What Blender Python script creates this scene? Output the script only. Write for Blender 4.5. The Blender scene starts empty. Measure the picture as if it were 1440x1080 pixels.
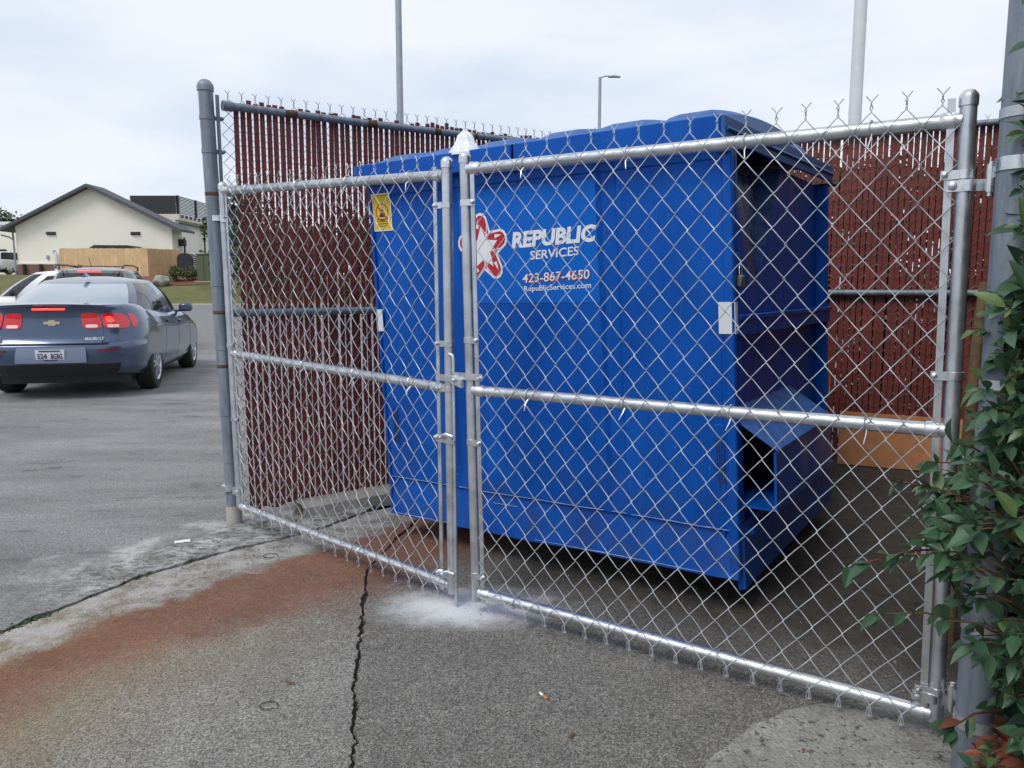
import bpy, bmesh, math, random
from mathutils import Vector, Matrix, noise
from mathutils.geometry import tessellate_polygon
random.seed(7)
S = bpy.context.scene
COL = S.collection
rad = math.radians
# ---------------------------------------------------------------- camera, sky, sun, exposure
cam_d = bpy.data.cameras.new('camera'); cam = bpy.data.objects.new('camera', cam_d); COL.objects.link(cam)
cam.location = (0, 0, 1.3); cam.rotation_euler = (rad(90) - math.atan(135/1080), 0, 0)
cam_d.sensor_width = 36; cam_d.lens = 36*1080/1440; cam_d.clip_start = .05; cam_d.clip_end = 2000
S.camera = cam
SUN_AZ, SUN_EL = rad(222), rad(52)          # azimuth clockwise from +Y: behind the camera, to the left
W = bpy.data.worlds.new('World'); S.world = W; W.use_nodes = True
wn, wl = W.node_tree.nodes, W.node_tree.links; wn.clear()
wo = wn.new('ShaderNodeOutputWorld'); wb = wn.new('ShaderNodeBackground'); wb.inputs[1].default_value = .1
sky = wn.new('ShaderNodeTexSky'); sky.sky_type = 'NISHITA'; sky.sun_disc = False
sky.sun_elevation = SUN_EL; sky.sun_rotation = SUN_AZ
wtc = wn.new('ShaderNodeTexCoord'); wmp = wn.new('ShaderNodeMapping'); wmp.inputs['Scale'].default_value = (1.0, 1.0, 3.6)
wmp.inputs['Rotation'].default_value = (0, rad(7), rad(25)); wmp.inputs['Location'].default_value = (.35, .2, .55)
wnz = wn.new('ShaderNodeTexNoise'); wnz.inputs['Scale'].default_value = 1.7; wnz.inputs['Detail'].default_value = 5; wnz.inputs['Roughness'].default_value = .52
wrp = wn.new('ShaderNodeValToRGB')
wrp.color_ramp.elements[0].position = .36; wrp.color_ramp.elements[0].color = (5.7, 6.65, 8.2, 1)
wrp.color_ramp.elements[1].position = .60; wrp.color_ramp.elements[1].color = (8.1, 8.45, 8.9, 1)
wmx = wn.new('ShaderNodeMix'); wmx.data_type = 'RGBA'; wmx.inputs[0].default_value = .94
wl.new(wtc.outputs['Generated'], wmp.inputs[0]); wl.new(wmp.outputs[0], wnz.inputs['Vector']); wl.new(wnz.outputs[0], wrp.inputs[0])
wl.new(sky.outputs[0], wmx.inputs[6]); wl.new(wrp.outputs[0], wmx.inputs[7]); wl.new(wmx.outputs[2], wb.inputs[0]); wl.new(wb.outputs[0], wo.inputs[0])
sun_d = bpy.data.lights.new('sun', 'SUN'); sun_d.energy = 1.5; sun_d.angle = rad(24); sun_d.color = (1, .97, .92)
sun = bpy.data.objects.new('sun', sun_d); COL.objects.link(sun); sun.location = (-6, -8, 12)
sdir = Vector((math.sin(SUN_AZ)*math.cos(SUN_EL), math.cos(SUN_AZ)*math.cos(SUN_EL), math.sin(SUN_EL)))
sun.rotation_euler = (-sdir).to_track_quat('-Z', 'Y').to_euler()
S.view_settings.view_transform = 'Standard'; S.view_settings.look = 'None'; S.view_settings.exposure = .2; S.view_settings.gamma = 1
S.view_settings.use_curve_mapping = False

# ---------------------------------------------------------------- materials
MATS = {}
class NT:
    def __init__(s, m): s.n = m.node_tree.nodes; s.l = m.node_tree.links; s.b = s.n['Principled BSDF']
    def val(s, x):
        return x
    def math(s, op, a, b=None, c=None, clamp=False):
        n = s.n.new('ShaderNodeMath'); n.operation = op; n.use_clamp = clamp
        for i, v in enumerate((a, b, c)):
            if v is None: continue
            if isinstance(v, (int, float)): n.inputs[i].default_value = v
            else: s.l.new(v, n.inputs[i])
        return n.outputs[0]
    def coord(s, kind='Object'):
        return s.n.new('ShaderNodeTexCoord').outputs[kind]
    def pos(s): return s.n.new('ShaderNodeNewGeometry').outputs['Position']
    def mapping(s, v, scale=(1,1,1), loc=(0,0,0), rot=(0,0,0)):
        n = s.n.new('ShaderNodeMapping'); n.inputs['Scale'].default_value = scale; n.inputs['Location'].default_value = loc; n.inputs['Rotation'].default_value = rot
        s.l.new(v, n.inputs[0]); return n.outputs[0]
    def noise(s, v, scale, detail=4, rough=.55, dist=0):
        n = s.n.new('ShaderNodeTexNoise'); n.inputs['Scale'].default_value = scale; n.inputs['Detail'].default_value = detail
        n.inputs['Roughness'].default_value = rough; n.inputs['Distortion'].default_value = dist; s.l.new(v, n.inputs['Vector']); return n.outputs[0]
    def voronoi(s, v, scale, out='Distance', feature='F1'):
        n = s.n.new('ShaderNodeTexVoronoi'); n.feature = feature; n.inputs['Scale'].default_value = scale; s.l.new(v, n.inputs['Vector']); return n.outputs[out]
    def ramp(s, f, stops):
        n = s.n.new('ShaderNodeValToRGB'); e = n.color_ramp.elements
        while len(e) < len(stops): e.new(.5)
        for k, (p, c) in enumerate(stops):
            e[k].position = p; e[k].color = (c, c, c, 1) if isinstance(c, (int, float)) else (*c, 1)
        s.l.new(f, n.inputs[0]); return n.outputs[0]
    def rng(s, f, a, b, c=0., d=1., smooth=True):
        n = s.n.new('ShaderNodeMapRange'); n.interpolation_type = 'SMOOTHSTEP' if smooth else 'LINEAR'
        for i, v in enumerate((a, b, c, d)): n.inputs[i+1].default_value = v
        s.l.new(f, n.inputs[0]); return n.outputs[0]
    def mix(s, f, a, b, mode='MIX'):
        n = s.n.new('ShaderNodeMix'); n.data_type = 'RGBA'; n.blend_type = mode
        for i, v in ((0, f), (6, a), (7, b)):
            if isinstance(v, (int, float)): n.inputs[i].default_value = v
            elif isinstance(v, tuple): n.inputs[i].default_value = (*v, 1)
            else: s.l.new(v, n.inputs[i])
        return n.outputs[2]
    def sep(s, v):
        n = s.n.new('ShaderNodeSeparateXYZ'); s.l.new(v, n.inputs[0]); return n.outputs
    def base(s, c): s.l.new(c, s.b.inputs['Base Color'])
    def rough(s, c): s.l.new(c, s.b.inputs['Roughness'])
    def bump(s, h, strength=.3, dist=.01):
        n = s.n.new('ShaderNodeBump'); n.inputs['Strength'].default_value = strength; n.inputs['Distance'].default_value = dist
        s.l.new(h, n.inputs['Height']); s.l.new(n.outputs[0], s.b.inputs['Normal'])

def mat(name, col=(.5,.5,.5), rough=.6, metal=0., var=0., vscale=4., bump=0., bscale=60., bdist=.004, coat=0., emit=None, emits=0., spec=.5, trans=0., alpha=1., world=True):
    m = bpy.data.materials.new(name); m.use_nodes = True; t = NT(m); b = t.b
    b.inputs['Base Color'].default_value = (*col, 1); b.inputs['Roughness'].default_value = rough; b.inputs['Metallic'].default_value = metal
    b.inputs['Coat Weight'].default_value = coat; b.inputs['Coat Roughness'].default_value = .08; b.inputs['Specular IOR Level'].default_value = spec
    b.inputs['Transmission Weight'].default_value = trans; b.inputs['Alpha'].default_value = alpha
    if emit: b.inputs['Emission Color'].default_value = (*emit, 1); b.inputs['Emission Strength'].default_value = emits
    if var or bump:
        v = t.pos() if world else t.coord()
        if var:
            f = t.noise(v, vscale, 6, .6)
            lo = tuple(c*(1-var) for c in col); hi = tuple(min(1, c*(1+var)) for c in col)
            t.base(t.ramp(f, [(.3, lo), (.7, hi)]))
            t.rough(t.rng(t.noise(v, vscale*2.3, 5), .3, .7, max(0, rough-.12), min(1, rough+.12)))
        if bump: t.bump(t.noise(v, bscale, 5, .65), bump, bdist)
    MATS[name] = m; return m

mat('galv_new', (.56, .585, .62), .38, .85, .18, 9, .12, 160, .002)
mat('galv_bright', (.66, .68, .71), .30, .9, .12, 14, .06, 200, .001)
mat('galv_wire', (.50, .525, .56), .5, .4, .15, 30)
mat('old_wire', (.20, .20, .20), .6, .5, .3, 30)
mat('alu_tie', (.7, .72, .75), .35, .8)
mat('slat', (.185, .036, .027), .55, 0, .26, 3.5, .15, 90, .002)
mat('black_rubber', (.018, .018, .019), .75, 0, .2, 10)
mat('black_paint', (.02, .021, .024), .5)
mat('dark_metal', (.05, .052, .06), .5, .4)
mat('white_tape', (.78, .8, .82), .4, 0, .05, 30)
mat('yellow', (.72, .50, .015), .5, 0, .1, 40)
mat('ink', (.02, .018, .015), .6)
mat('red_ink', (.42, .06, .02), .6)
mat('decal_white', (.80, .82, .84), .45)
mat('decal_red', (.50, .012, .03), .45)
mat('decal_blue', (.0, .125, .56), .40, 0, .06, 6, spec=.25); mat('worn_highlight_blue', (.24, .36, .60), .6, 0, .35, 40)
mat('bag', (.88, .90, .92), .45, 0, .03, 20, .25, 30, .01, trans=.35)
mat('brass', (.32, .29, .22), .4, .8)
mat('board', (.52, .225, .095), .7, 0, .16, 14, .15, 130, .002)
mat('wood_trunk', (.17, .105, .05), .85, 0, .35, 14, .6, 60, .01)
mat('twig', (.12, .07, .035), .8, 0, .3, 20)
mat('twig_red', (.16, .045, .03), .7)
mat('concrete', (.36, .345, .31), .9, 0, .22, 7, .5, 120, .005)
mat('cream', (.90, .86, .76), .85, 0, .03, .6, .1, 30, .01)
mat('cream_trim', (.70, .66, .57), .8)
mat('brick', (.22, .12, .095), .85, 0, .25, 9, .3, 14, .02)
mat('roof_grey', (.085, .09, .10), .75, 0, .1, 2)
mat('louver', (.03, .034, .042), .55, .2)
mat('pine', (.68, .45, .25), .75, 0, .16, 1.3, .2, 30, .01)
mat('pine_b', (.72, .49, .28), .75, 0, .16, 1.1, .2, 30, .01)
mat('white_paint', (.78, .79, .80), .5, 0, .05, 5)
mat('pole_white', (.62, .64, .66), .45, 0, .06, 3)
mat('pole_grey', (.33, .36, .40), .5, .3, .1, 3)
mat('util_green', (.09, .12, .06), .6)
mat('rock', (.33, .32, .31), .9, 0, .25, 3, .5, 8, .05)
mat('mulch', (.17, .08, .045), .95, 0, .3, 6, .6, 20, .03)
mat('soil', (.022, .018, .013), .95, 0, .4, 30, .5, 80, .01)
mat('crack_soil', (.040, .030, .021), .95, 0, .5, 60, .8, 120, .01)
mat('moss', (.055, .085, .018), .95, 0, .4, 60, .5, 120, .01)
mat('paper', (.8, .8, .78), .7)
mat('butt', (.55, .22, .06), .8)
mat('dry_leaf', (.17, .075, .035), .8)
mat('car_glass', (.30, .36, .42), .03, 0, spec=1., coat=1.)
mat('dark_glass', (.012, .015, .018), .04, 0, spec=.8)
mat('chrome', (.75, .76, .78), .15, 1.)
mat('gold', (.75, .66, .42), .25, .9)
mat('plastic_dark', (.012, .013, .015), .45)
mat('lamp_red', (.45, .008, .012), .12, 0, coat=1, emit=(1, .015, .02), emits=.16)
mat('lamp_on', (.9, .12, .06), .12, 0, coat=1, emit=(1, .045, .035), emits=.95)
mat('lamp_clear', (.75, .62, .58), .1, 0, coat=1, emit=(1, .4, .3), emits=.15)
mat('reflector', (.25, .012, .012), .2)
mat('alloy', (.62, .63, .65), .28, .9)
mat('plate_white', (.66, .68, .72), .4)
mat('plate_ink', (.03, .04, .10), .5)
def car_paint(name, col, metal=.45):
    m = mat(name, col, .28, metal, coat=1.); t = NT(m)
    f = t.noise(t.coord(), 900, 2); t.base(t.ramp(f, [(.3, tuple(c*.85 for c in col)), (.7, tuple(min(1, c*1.15) for c in col))])); return m
car_paint('paint_slate', (.062, .094, .168)); car_paint('paint_slate_lit', (.14, .175, .25)); car_paint('paint_graphite', (.14, .145, .155)); car_paint('paint_white', (.72, .74, .76), 0.); car_paint('paint_black', (.02, .02, .022), .2)

def m_post_old():
    m = mat('galv_old', (.2,.24,.29), .55, .35); t = NT(m); p = t.pos()
    c = t.ramp(t.noise(t.mapping(p, (14, 14, 2.2)), 2.2, 7, .65), [(.25, (.13,.16,.20)), (.5, (.215,.25,.30)), (.8, (.34,.37,.40))])
    r = t.ramp(t.noise(t.mapping(p, (1, 1, 1)), 9, 6, .7), [(.62, 0.), (.72, 1.)])
    c = t.mix(t.math('MULTIPLY', r, .6), c, (.16, .075, .035)); t.base(c); t.bump(t.noise(p, 140, 4), .2, .003)
m_post_old()
def m_dumpster():
    m = mat('dumpster_blue', (.0,.062,.33), .42, 0, spec=.22); t = NT(m); p = t.pos()
    n1 = t.noise(t.mapping(p, (1, 1, .35)), 5, 6, .6)
    c = t.ramp(n1, [(.28, (.0,.064,.35)), (.72, (.0,.104,.50))])
    # dust and mud low down, thin vertical streaks, scratches down to primer
    z = t.sep(p)[2]
    st = t.ramp(t.noise(t.mapping(p, (42, 42, 1.2)), 1.5, 5, .7), [(.56, 0.), (.74, 1.)])
    c = t.mix(t.math('MULTIPLY', st, .16), c, (.16, .18, .22))
    sc = t.ramp(t.noise(t.mapping(p, (3, 3, 60), rot=(.1, .05, 0)), 2.6, 4, .75), [(.69, 0.), (.72, 1.)])
    c = t.mix(t.math('MULTIPLY', sc, .35), c, (.22, .27, .36))
    sp = t.ramp(t.noise(p, 75, 3, .6), [(.70, 0.), (.73, 1.)])
    c = t.mix(t.math('MULTIPLY', sp, .55), c, (.25, .30, .38))
    mud = t.math('MULTIPLY', t.rng(z, .75, .12), t.ramp(t.noise(p, 7, 6, .65), [(.42, 0.), (.72, 1.)]))
    c = t.mix(t.math('MULTIPLY', mud, .55), c, (.05, .055, .065))
    ru = t.math('MULTIPLY', t.rng(z, .40, .13), t.ramp(t.noise(t.mapping(p, (1, 1, .6)), 19, 6, .7), [(.60, 0.), (.68, 1.)])); c = t.mix(t.math('MULTIPLY', ru, .7), c, (.10, .045, .025))
    t.base(c); t.rough(t.rng(n1, .3, .7, .30, .48))
    dent = t.math('ADD', t.noise(t.mapping(p, (1,1,.6)), 3.2, 2), t.math('MULTIPLY', t.noise(p, 160, 3), .03)); t.bump(dent, .34, .06)
    mat('scoop_sheen_blue', (.035, .075, .21), .3, 0, .2, 8, spec=.6); mat('scuffed_skylit_blue', (.03, .13, .42), .6, 0, .35, 18, .2, 70, .003); m2 = mat('lid_blue', (.0,.055,.20), .5, spec=.3); t = NT(m2); p = t.pos()
    c = t.ramp(t.noise(p, 6, 6, .65), [(.3, (.004,.075,.29)), (.7, (.02,.13,.43))])
    c = t.mix(t.math('MULTIPLY', t.ramp(t.noise(p, 40, 5, .7), [(.5, 0.), (.7, 1.)]), .3), c, (.16, .22, .32)); t.base(c); t.bump(t.noise(p, 90, 4), .15, .003)
m_dumpster()

SX, SY = -1.945, 2.778            # start of the paving joint; the joint runs along (.57,.82)
def ground_mat(name, kind):
    m = mat(name, (.2,.2,.2), .9); t = NT(m); p = t.pos(); x, y, z = t.sep(p)
    big = t.noise(p, 1.1, 5, .6); mid = t.noise(p, 5.5, 6, .65); fine = t.noise(p, 95, 4, .75); agg = t.voronoi(p, 150); agg2 = t.noise(p, 260, 2, .6)
    spk = t.math('ADD', t.math('MULTIPLY', agg, .22), t.math('ADD', t.math('MULTIPLY', agg2, .62), t.math('MULTIPLY', fine, .62)))
    spk = t.math('ADD', t.math('MULTIPLY', t.math('SUBTRACT', spk, .72), 1.45), .64)
    spk = t.math('ADD', spk, t.math('MULTIPLY', t.math('SUBTRACT', t.noise(p, 36, 5, .75), .5), .42))
    d = t.math('ADD', t.math('MULTIPLY', t.math('SUBTRACT', x, SX), .821), t.math('MULTIPLY', t.math('SUBTRACT', y, SY), -.571))   # metres right of the joint
    a = t.math('ADD', t.math('MULTIPLY', t.math('SUBTRACT', x, SX), .571), t.math('MULTIPLY', t.math('SUBTRACT', y, SY), .821))   # metres along it
    if kind == 'road':
        c = t.ramp(spk, [(.42, (.095,.094,.098)), (.62, (.225,.222,.222)), (.86, (.44,.43,.42))])
        tone = t.ramp(t.noise(t.mapping(p, (.5, 1.6, 1), rot=(0, 0, rad(-25))), 1.3, 6, .6), [(.3, .66), (.7, 1.20)])
        c = t.mix(1., c, tone, 'MULTIPLY')
        far = t.rng(y, 7, 26); c = t.mix(far, c, (.215, .21, .22))
        oil = t.ramp(t.noise(t.mapping(p, (1, 2.2, 1)), 2.2, 4, .6), [(.58, 0.), (.70, 1.)]); c = t.mix(t.math('MULTIPLY', oil, .55), c, (.075,.075,.078))
        # worn concrete apron next to the gate post
        ap = t.math('MULTIPLY', t.rng(t.math('ADD', d, t.math('MULTIPLY', t.math('SUBTRACT', mid, .5), .8)), -.72, -.34), t.rng(t.math('ADD', a, t.math('MULTIPLY', t.math('SUBTRACT', big, .5), .9)), -.1, .7))
        ap = t.math('MULTIPLY', ap, t.rng(a, 3.0, 2.2))
        cc = t.ramp(mid, [(.25, (.14,.135,.115)), (.45, (.33,.32,.295)), (.62, (.62,.62,.60))])
        cc = t.mix(.55, cc, t.ramp(spk, [(.35, .35), (.85, 1.25)]), 'MULTIPLY')
        c = t.mix(t.math('MULTIPLY', ap, .9), c, cc)
        pit = t.math('MULTIPLY', t.rng(d, -.65, -.25), t.ramp(t.noise(t.mapping(p, (1, 1.6, 1)), 17, 8, .78), [(.52, 0.), (.60, 1.)])); pit = t.math('MULTIPLY', pit, ap)
        c = t.mix(t.math('MULTIPLY', pit, .7), c, (.09,.085,.07))
        h = t.math('ADD', spk, t.math('MULTIPLY', pit, -1.2))
    else:
        lo, me, hi = ((.090,.084,.074), (.225,.213,.193), (.46,.44,.40)) if kind == 'pad_a' else ((.066,.060,.053), (.172,.161,.145), (.40,.38,.345))
        c = t.ramp(spk, [(.42, lo), (.62, me), (.88, hi)])
        c = t.mix(1., c, t.ramp(mid, [(.25, .78), (.75, 1.16)]), 'MULTIPLY'); c = t.mix(1., c, t.ramp(big, [(.3, .82), (.7, 1.12)]), 'MULTIPLY')
        dn = t.math('ADD', d, t.math('ADD', t.math('MULTIPLY', t.math('SUBTRACT', mid, .5), .30), t.math('MULTIPLY', t.math('SUBTRACT', big, .5), .5)))
        dn2 = t.math('ADD', dn, t.math('MULTIPLY', t.math('SUBTRACT', t.noise(t.mapping(p, (1, 1, 1)), 16, 5, .7), .5), .16))
        if kind == 'pad_a' or True:
            tan = t.math('MULTIPLY', t.rng(dn, 1.3, .6), t.rng(a, 1.5, -.5)); c = t.mix(t.math('MULTIPLY', tan, .68), c, t.mix(.7, (.27,.185,.085), t.ramp(spk, [(.35, .6), (.85, 1.3)]), 'MULTIPLY'))
            rust = t.math('MULTIPLY', t.rng(dn2, .20, .32), t.rng(t.math('SUBTRACT', dn, t.math('MULTIPLY', t.math('MAXIMUM', a, 0.), .22)), .80, .40))
            near = t.rng(a, 3.6, 2.6); rust = t.math('MULTIPLY', t.math('MULTIPLY', rust, near), t.rng(t.noise(t.mapping(p, (1, 1, 1), rot=(0, 0, rad(-55))), 26, 7, .78), .30, .56, .62, 1.))
            rc = t.ramp(t.noise(p, 3.2, 6, .65), [(.3, (.165,.060,.032)), (.7, (.275,.112,.058))])
            rc = t.mix(.7, rc, t.ramp(spk, [(.35, .55), (.85, 1.35)]), 'MULTIPLY')
            c = t.mix(t.math('MULTIPLY', rust, .88), c, rc)
            wht = t.math('MULTIPLY', t.rng(dn2, .30, .16), t.rng(t.noise(p, 7, 6, .7), .38, .60)); wht = t.math('MULTIPLY', wht, near)
            c = t.mix(t.math('MULTIPLY', wht, .72), c, t.mix(.5, (.50,.485,.46), t.ramp(spk, [(.35, (.3,.3,.29)), (.85, (.7,.68,.66))])))
        # spilt white powder by the drop rod
        px = t.math('MULTIPLY', t.math('SUBTRACT', x, -.17), .85); py = t.math('MULTIPLY', t.math('SUBTRACT', y, 3.03), 1.5)
        rr = t.math('SQRT', t.math('ADD', t.math('MULTIPLY', px, px), t.math('MULTIPLY', py, py)))
        rr = t.math('ADD', rr, t.math('MULTIPLY', t.math('SUBTRACT', t.noise(p, 11, 6, .7), .5), .26))
        c = t.mix(t.math('MULTIPLY', t.rng(rr, .40, .10), .97), c, (.80,.80,.81))
        # wet brown dirt inside the enclosure, darkened to paint the dumpster's shadow
        ins = t.math('ADD', t.math('MULTIPLY', x, .545), t.math('MULTIPLY', y, .838))
        inn = t.math('MULTIPLY', t.rng(t.math('ADD', ins, t.math('MULTIPLY', t.math('SUBTRACT', mid, .5), .7)), 2.45, 3.1), t.rng(d, .75, 1.4))
        shaded_dirt = t.ramp(t.noise(p, 13, 7, .7), [(.3, (.022,.017,.012)), (.6, (.060,.047,.034)), (.8, (.15,.122,.09))])
        c = t.mix(t.math('MULTIPLY', inn, .9), c, shaded_dirt)
        bits = t.math('MULTIPLY', t.ramp(t.voronoi(p, 23), [(.08, 1.), (.13, 0.)]), t.ramp(t.noise(p, 6, 3), [(.5, 0.), (.6, 1.)])); bits = t.math('MULTIPLY', bits, inn)
        c = t.mix(t.math('MULTIPLY', bits, .6), c, (.27,.19,.11))
        h = spk
    fl = t.math('MULTIPLY', t.ramp(t.voronoi(p, 62), [(.10, 1.), (.16, 0.)]), t.ramp(t.noise(p, 21, 3), [(.48, 0.), (.60, 1.)])); c = t.mix(t.math('MULTIPLY', fl, .5), c, (.52, .50, .47))
    fd = t.math('MULTIPLY', t.ramp(t.voronoi(t.mapping(p, loc=(3.3, 1.7, 0)), 48), [(.10, 1.), (.18, 0.)]), t.ramp(t.noise(p, 17, 3), [(.46, 0.), (.58, 1.)])); c = t.mix(t.math('MULTIPLY', fd, .5), c, (.05, .045, .04))
    t.base(c); t.rough(t.rng(mid, .3, .7, .78, .95)); t.bump(t.math('SUBTRACT', h, fd), .8, .007)
ground_mat('road_asphalt', 'road'); ground_mat('pad_a', 'pad_a'); ground_mat('pad_b', 'pad_b')
def m_patch():
    m = mat('patch_concrete', (.3,.29,.26), .9); t = NT(m); p = t.pos()
    spk = t.math('ADD', t.math('MULTIPLY', t.voronoi(p, 90), .6), t.math('MULTIPLY', t.noise(p, 200, 3, .7), .7))
    c = t.ramp(t.noise(p, 5, 6, .65), [(.25, (.17,.16,.135)), (.5, (.29,.28,.25)), (.75, (.42,.41,.385))])
    c = t.mix(.6, c, t.ramp(spk, [(.3, .5), (.8, 1.3)]), 'MULTIPLY')
    w = t.ramp(t.noise(p, 34, 6, .75), [(.58, 0.), (.64, 1.)]); c = t.mix(t.math('MULTIPLY', w, .8), c, (.07,.06,.045))
    t.base(c); t.bump(t.math('SUBTRACT', spk, w), .8, .008)
m_patch()
def m_grass():
    m = mat('grass', (.1,.13,.04), .95); t = NT(m); p = t.pos()
    c = t.ramp(t.noise(p, .5, 7, .7), [(.3, (.105,.12,.035)), (.55, (.165,.165,.06)), (.75, (.24,.205,.10))])
    c = t.mix(.7, c, t.ramp(t.noise(p, 9, 4, .75), [(.3, .6), (.7, 1.3)]), 'MULTIPLY'); t.base(c); t.bump(t.noise(p, 14, 4, .7), .8, .1)
m_grass()
def leaf_mat(name, a, b, rough=.42):
    m = mat(name, a, rough); t = NT(m); oi = t.n.new('ShaderNodeObjectInfo').outputs['Random']; p = t.pos()
    f = t.math('ADD', t.math('MULTIPLY', oi, .5), t.math('MULTIPLY', t.noise(p, 16, 3), .7), clamp=True)
    t.base(t.mix(f, a, b)); t.rough(t.rng(t.noise(p, 40, 3), .3, .7, rough-.08, rough+.12)); t.b.inputs['Subsurface Weight'].default_value = 0
    t.bump(t.noise(p, 120, 3), .15, .002)
leaf_mat('leaf_green', (.022, .066, .036), (.065, .135, .062)); leaf_mat('leaf_light', (.06, .115, .03), (.11, .17, .05)); leaf_mat('leaf_red', (.14, .035, .02), (.20, .06, .03))
leaf_mat('tree_leaf', (.025, .05, .02), (.07, .10, .035), .6); leaf_mat('tree_leaf_b', (.05, .075, .02), (.12, .14, .05), .6)

# ---------------------------------------------------------------- mesh helpers
def frame_of(d):
    d = Vector(d).normalized(); up = Vector((0, 0, 1)) if abs(d.z) < .95 else Vector((1, 0, 0))
    a = d.cross(up).normalized(); return d, a, a.cross(d).normalized()
class MB:
    def __init__(s): s.v = []; s.f = []; s.m = []
    def add(s, vs, fs, m=0):
        o = len(s.v); s.v += [Vector(p) for p in vs]; s.f += [tuple(i+o for i in f) for f in fs]; s.m += [m]*len(fs); return s
    def box(s, lo, hi, m=0, xf=None):
        x0, y0, z0 = lo; x1, y1, z1 = hi
        vs = [(x0,y0,z0),(x1,y0,z0),(x1,y1,z0),(x0,y1,z0),(x0,y0,z1),(x1,y0,z1),(x1,y1,z1),(x0,y1,z1)]
        if xf: vs = [xf(Vector(p)) for p in vs]
        return s.add(vs, [(0,3,2,1),(4,5,6,7),(0,1,5,4),(1,2,6,5),(2,3,7,6),(3,0,4,7)], m)
    def cbox(s, lo, hi, b=.004, m=0, xf=None):
        bm = bmesh.new(); bmesh.ops.create_cube(bm, size=1)
        for v in bm.verts: v.co = Vector([lo[i] + (v.co[i]+.5)*(hi[i]-lo[i]) for i in range(3)])
        bmesh.ops.bevel(bm, geom=bm.edges[:], offset=b, segments=1, affect='EDGES')
        bm.verts.index_update(); vs = [v.co.copy() for v in bm.verts]; fs = [tuple(v.index for v in f.verts) for f in bm.faces]; bm.free()
        if xf: vs = [xf(p) for p in vs]
        return s.add(vs, fs, m)
    def bar(s, p0, p1, w, h, m=0, side=None):           # rectangular bar p0->p1, width along side, height the other way
        p0, p1 = Vector(p0), Vector(p1); d = (p1-p0).normalized()
        a = (Vector(side) if side else frame_of(d)[1]).normalized(); b = d.cross(a).normalized()
        vs = [p + a*sx*w/2 + b*sy*h/2 for p in (p0, p1) for sx, sy in ((-1,-1),(1,-1),(1,1),(-1,1))]
        return s.add(vs, [(0,3,2,1),(4,5,6,7),(0,1,5,4),(1,2,6,5),(2,3,7,6),(3,0,4,7)], m)
    def tube(s, pts, r, n=8, m=0, cap=True):
        pts = [Vector(p) for p in pts]; k = len(pts); rs = r if isinstance(r, (list, tuple)) else [r]*k
        o = len(s.v); a = None
        for i, p in enumerate(pts):
            d = (pts[min(i+1, k-1)] - pts[max(i-1, 0)]).normalized()
            if a is None: _, a, b = frame_of(d)
            a = (a - d*a.dot(d)); a = a.normalized() if a.length > 1e-6 else frame_of(d)[1]; b = d.cross(a)
            for j in range(n):
                t = 2*math.pi*j/n; s.v.append(p + (a*math.cos(t) + b*math.sin(t))*rs[i])
        for i in range(k-1):
            for j in range(n): s.f.append((o+i*n+j, o+i*n+(j+1) % n, o+(i+1)*n+(j+1) % n, o+(i+1)*n+j)); s.m.append(m)
        if cap:
            s.f.append(tuple(o+j for j in reversed(range(n)))); s.m.append(m)
            s.f.append(tuple(o+(k-1)*n+j for j in range(n))); s.m.append(m)
        return s
    def lathe(s, prof, c=(0,0,0), axis=(0,0,1), n=16, m=0):
        d, a, b = frame_of(axis); c = Vector(c); o = len(s.v); k = len(prof)
        for r, h in prof:
            for j in range(n):
                t = 2*math.pi*j/n; s.v.append(c + d*h + (a*math.cos(t) + b*math.sin(t))*r)
        for i in range(k-1):
            for j in range(n): s.f.append((o+i*n+j, o+i*n+(j+1) % n, o+(i+1)*n+(j+1) % n, o+(i+1)*n+j)); s.m.append(m)
        for i, rev in ((0, True), (k-1, False)):
            if prof[i][0] > 1e-6:
                r_ = range(n); s.f.append(tuple(o+i*n+j for j in (reversed(r_) if rev else r_))); s.m.append(m)
        return s
    def grid(s, fn, nu, nv, m=0):
        o = len(s.v)
        for i in range(nu+1):
            for j in range(nv+1): s.v.append(Vector(fn(i/nu, j/nv)))
        for i in range(nu):
            for j in range(nv): s.f.append((o+i*(nv+1)+j, o+(i+1)*(nv+1)+j, o+(i+1)*(nv+1)+j+1, o+i*(nv+1)+j+1)); s.m.append(m)
        return s
    def prism(s, poly, h0, h1, fn=None, m=0):            # poly: 2-D outline; fn(x,y,h) -> 3-D
        fn = fn or (lambda x, y, h: (x, y, h)); n = len(poly); o = len(s.v)
        for h in (h0, h1):
            for x, y in poly: s.v.append(Vector(fn(x, y, h)))
        tri = tessellate_polygon([[Vector((x, y, 0)) for x, y in poly]])
        for t in tri:
            p = [Vector((*poly[i], 0)) for i in t]; ccw = (p[1]-p[0]).cross(p[2]-p[0]).z > 0
            a = t if ccw else t[::-1]
            s.f.append(tuple(o+n+i for i in a)); s.m.append(m); s.f.append(tuple(o+i for i in reversed(a))); s.m.append(m)
        for i in range(n): j = (i+1) % n; s.f.append((o+i, o+j, o+n+j, o+n+i)); s.m.append(m)
        return s
    def mesh(s, name, mats, off=Vector(), smooth=None):
        me = bpy.data.meshes.new(name); me.from_pydata([p - off for p in s.v], [], s.f)
        for q in ([mats] if isinstance(mats, str) else mats): me.materials.append(MATS[q])
        if any(s.m): me.polygons.foreach_set('material_index', s.m)
        if smooth is not None:
            me.polygons.foreach_set('use_smooth', [True]*len(me.polygons)); me.update(); me.set_sharp_from_angle(angle=rad(smooth))
        me.update(); return me
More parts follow.
